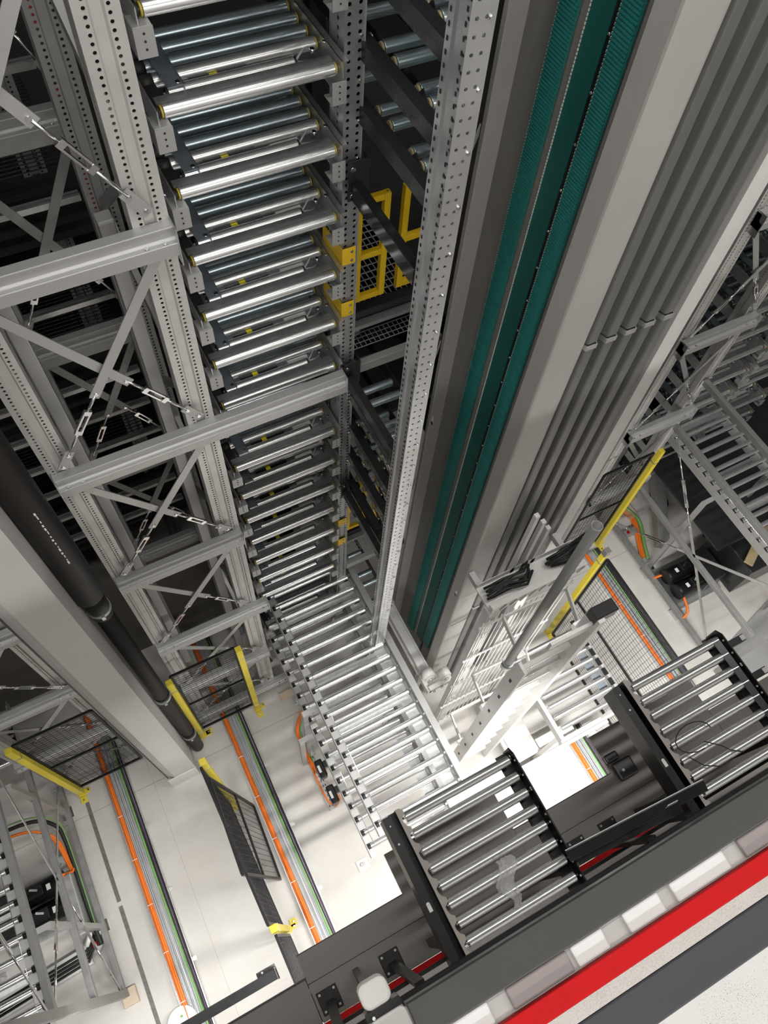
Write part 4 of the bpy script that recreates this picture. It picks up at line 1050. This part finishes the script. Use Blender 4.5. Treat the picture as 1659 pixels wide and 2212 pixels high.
# ------------------------------------------------------------------ ladder, pole, tray and white conveyor
t = thing('ladder', 'pale aluminium ladder beside the lift mast', 'ladder', (1.84, .77, 0))
part('stile', MB().box(1.625, 1.650, .70, .81, 0, 3.50), 'alu', t, bevel=.003)
part('stile', MB().box(2.05, 2.10, .70, .81, 0, 3.86), 'alu', t, bevel=.003)
rg = []
for i in range(12): part('rung', MB().box(1.655, 2.05, .75, .785, .25 + .28 * i, .278 + .28 * i), 'alu', t, bevel=.003)
part('stile_cap', MB().box(2.045, 2.20, .725, .805, 3.78, 3.88), 'black', t, bevel=.004)
part('head_plate', MB().box(1.75, 2.20, .73, .75, 3.70, 3.80), 'alu', t)
m = MB()
for i in range(7): m.box(1.6235, 1.625, .745, .765, .9 + .38 * i, .95 + .38 * i)
part('stile_slot', m, 'black_soft', t)
for z in (3.55, 2.35, 1.15):
    part('hoop', MB().bar((1.64, .80, z), (1.68, 1.06, z), .05, .012, (0, 0, 1)).bar((1.68, 1.06, z), (2.15, 1.05, z), .05, .012, (0, 0, 1)).bar((2.15, 1.05, z), (2.08, .80, z), .05, .012, (0, 0, 1)), 'white', t)
    part('hoop_clamp', MB().box(1.61, 1.67, .79, .83, z - .03, z + .03).box(2.04, 2.11, .79, .83, z - .03, z + .03), 'bolt', t)
t = thing('grey_pole', 'grey hollow tube standing above the ladder', 'pole', (1.555, .80, 3.50))
part('tube', MB().ring((1.555, .80, 3.50), (1.555, .80, 5.33), .0245, .0215, 24), 'paint_rib', t)
part('clamp', MB().ring((1.555, .80, 3.48), (1.555, .80, 3.56), .034, .0245, 20).box(1.575, 1.64, .78, .82, 3.47, 3.54), 'galv', t)
t = thing('cable_bridge', 'pale tray heaped with black cables before the lift mast', 'cable tray', (2.15, 1.3, 3.15))
part('tray', MB().box(1.78, 2.56, 1.22, 1.26, 3.12, 3.20).box(1.78, 2.56, 1.26, 1.42, 3.12, 3.13).box(1.78, 2.56, 1.42, 1.425, 3.12, 3.20), 'white', t)
m = MB()
for i in range(9): m.bar((1.85 + .08 * i, 1.215, 3.13), (1.89 + .08 * i, 1.215, 3.19), .012, .012, (1, 0, 0))
part('clip_row', m, 'galv', t)
m = MB(); R = random.Random(3)
for i in range(9):
    y = 1.28 + R.uniform(0, .11); z = 3.15 + R.uniform(0, .06)
    m.tube([(1.76 + R.uniform(0, .08), y, z), (1.95, y + R.uniform(-.02, .02), z + .02), (2.05 + R.uniform(0, .08), y + R.uniform(-.03, .03), z + R.uniform(0, .04)), (2.16 + R.uniform(0, .04), y + .05, z - .01)], .009, 8)
for i in range(8):
    y = 1.30 + R.uniform(0, .09); z = 3.16 + R.uniform(0, .05)
    m.tube([(2.30 + R.uniform(0, .05), y, z), (2.45, y + R.uniform(-.03, .03), z + R.uniform(0, .05)), (2.60 + R.uniform(0, .15), y + .05, z)], .010, 8)
part('cable_heap', m, 'black_soft', t)
part('drop_bar', MB().box(2.05, 2.08, 1.42, 1.45, 3.1, 3.95).box(2.14, 2.17, 1.42, 1.45, 3.1, 3.8).box(2.22, 2.25, 1.42, 1.45, 3.1, 3.65), 'white', t)
part('support_post', MB().box(1.77, 1.85, 1.22, 1.29, 0, 3.11), 'white', t, bevel=.004)
part('arm', MB().box(1.80, 1.84, 1.26, 1.55, 3.06, 3.12).box(2.50, 2.54, 1.26, 1.55, 3.06, 3.12), 'galv_soft', t)
# fence mesh beneath the tray, white put in for strong light
m = MB()
for i in range(16): m.box(1.72 + .05 * i, 1.73 + .05 * i, 1.20, 1.205, .1, 3.05)
for z in (.1, .8, 1.5, 2.2, 2.95): m.box(1.70, 2.50, 1.198, 1.208, z, z + .03)
solo('lit_mesh_bars', m, 'white', 'fence bars behind the ladder, white put in for strong light', 'grille')

def white_conveyor():
    z = 1.0
    t = thing('floor_conveyor', 'pale roller conveyor near floor right of ladder', 'roller conveyor', (2.9, .85, 0))
    for i in range(8): roller((2.56, 1.25 - .105 * i, z), (3.19, 1.25 - .105 * i, z), .024, t, cap=False)
    part('side_rail', MB().box(2.49, 2.53, .42, 1.32, z - .08, z + .03), 'galv_soft', t, bevel=.003)
    part('side_rail', MB().box(3.22, 3.25, .42, 1.32, z - .08, z + .03), 'galv_soft', t, bevel=.003)
    m = MB()
    for i in range(9): m.box(3.195, 3.235, 1.26 - .105 * i, 1.33 - .105 * i, z + .03, z + .045)
    part('chain_guard', m, 'black', t)
    m = MB()
    for i in range(7): m.box(3.10, 3.19, 1.16 - .105 * i, 1.225 - .105 * i, z - .04, z - .035)
    part('under_plate', m, 'blue_plate', t)
    part('end_plate', MB().box(2.49, 3.25, .40, .42, z - .10, z + .0), 'galv_soft', t)
    for x in (2.51, 3.23):
        for y in (.46, 1.28):
            part('leg', MB().box(x - .02, x + .02, y - .02, y + .02, .012, z - .08), 'white', t)
            part('foot', MB().box(x - .05, x + .05, y - .05, y + .05, 0, .012), 'galv_soft', t)
    part('cross_tie', MB().box(2.53, 3.21, .44, .48, .30, .36), 'white', t)
    return t
white_conveyor()
t = thing('ladder_platform', 'white floor frame with cross bars below the ladder', 'floor frame', (2.4, .6, 0))
part('frame_bar', MB().box(2.20, 2.24, .44, 1.1, .22, .27).box(2.20, 3.3, .40, .44, .22, .27), 'white', t, bevel=.003)
part('cover_sheet', MB().box(2.25, 2.52, .48, 1.1, .24, .25).box(2.53, 2.95, .46, .60, .24, .25), 'white', t)
part('leg', MB().box(2.2, 2.24, .40, .44, 0, .22).box(2.20, 2.24, 1.06, 1.1, 0, .22).box(3.26, 3.30, .40, .44, 0, .22), 'white', t)
part('foot', MB().tube([(2.22, .42, 0), (2.22, .42, .02)], .045, 16).tube([(3.28, .42, 0), (3.28, .42, .02)], .045, 16), 'galv_soft', t)

# ------------------------------------------------------------------ lamps
def luminaire(x0, x1, y, z, label, power, w=.12):
    t = thing('strip_light', label, 'light', ((x0 + x1) / 2, y, z), 'strip lights of the hall')
    part('housing', MB().box(x0, x1, y - w / 2 - .02, y + w / 2 + .02, z + .004, z + .06), 'white', t)
    part('diffuser', MB().box(x0, x1, y - w / 2, y + w / 2, z - .01, z + .003), 'lamp', t)
    ld = bpy.data.lights.new('strip_lamp', 'AREA'); ld.shape = 'RECTANGLE'; ld.size = x1 - x0; ld.size_y = w; ld.energy = power; ld.color = (1, .985, .955)
    lo = bpy.data.objects.new('strip_lamp', ld); COL.objects.link(lo); lo.location = ((x0 + x1) / 2, y, z - .015)
def luminaire_y(x, y0, y1, z, label, power, w=.14):
    t = thing('strip_light', label, 'light', (x, (y0 + y1) / 2, z), 'strip lights of the hall')
    part('housing', MB().box(x - w / 2 - .02, x + w / 2 + .02, y0, y1, z + .004, z + .06), 'white', t)
    part('diffuser', MB().box(x - w / 2, x + w / 2, y0, y1, z - .01, z + .003), 'lamp', t)
    ld = bpy.data.lights.new('strip_lamp', 'AREA'); ld.shape = 'RECTANGLE'; ld.size = w; ld.size_y = y1 - y0; ld.energy = power; ld.color = (1, .985, .955)
    lo = bpy.data.objects.new('strip_lamp', ld); COL.objects.link(lo); lo.location = (x, (y0 + y1) / 2, z - .015)
for i, (y, p) in enumerate(((-4.6, 360), (-1.4, 60), (1.3, 205))):
    luminaire(-6.0, 9.0, y, 10.2 if i == 0 else 12.0, ('long ceiling strip light nearest the front hall wall', 'middle long ceiling strip light', 'long ceiling strip light above the lift shaft')[i], p, .3)
for i, (x0, x1, y, p) in enumerate(((1.3, 3.2, -.25, 135), (-2.4, -.50, -.044, 30), (3.6, 5.4, -.25, 25), (-.2, .4, -.25, 20))):
    luminaire(x0, x1, y, 1.87 if i == 1 else 2.98, ('batten light under deck by the ladder', 'batten light under the grey channel at bottom left', 'batten light under deck at right', 'short batten light under deck at left')[i], p, .024 if i == 1 else .1)

w = bpy.data.worlds.new('hall_air'); SC.world = w; w.use_nodes = True
w.node_tree.nodes['Background'].inputs[0].default_value = (.9, .95, 1, 1); w.node_tree.nodes['Background'].inputs[1].default_value = .05

# ------------------------------------------------------------------ camera
cd = bpy.data.cameras.new('camera'); cam = bpy.data.objects.new('camera', cd); COL.objects.link(cam)
right = Vector((.88579531, -.46030376, .05905181)); down = Vector((-.37948519, -.79169069, -.47876595)); fwd = Vector((.26712853, .40167935, -.87595436))
mt = Matrix.Identity(4)
for i in range(3): mt[i][0] = right[i]; mt[i][1] = -down[i]; mt[i][2] = -fwd[i]
mt[0][3], mt[1][3], mt[2][3] = 0, 0, 8.0
cam.matrix_world = mt
cd.sensor_fit = 'VERTICAL'; cd.sensor_height = 36.0; cd.sensor_width = 27.0; cd.lens = 36.0 * 1664.5 / 2212; cd.clip_start = .02; cd.clip_end = 100
SC.camera = cam
vs_ = SC.view_settings
vs_.view_transform = 'Standard'; vs_.look = 'None'; vs_.gamma = 1; vs_.use_curve_mapping = False; vs_.exposure = 0.06
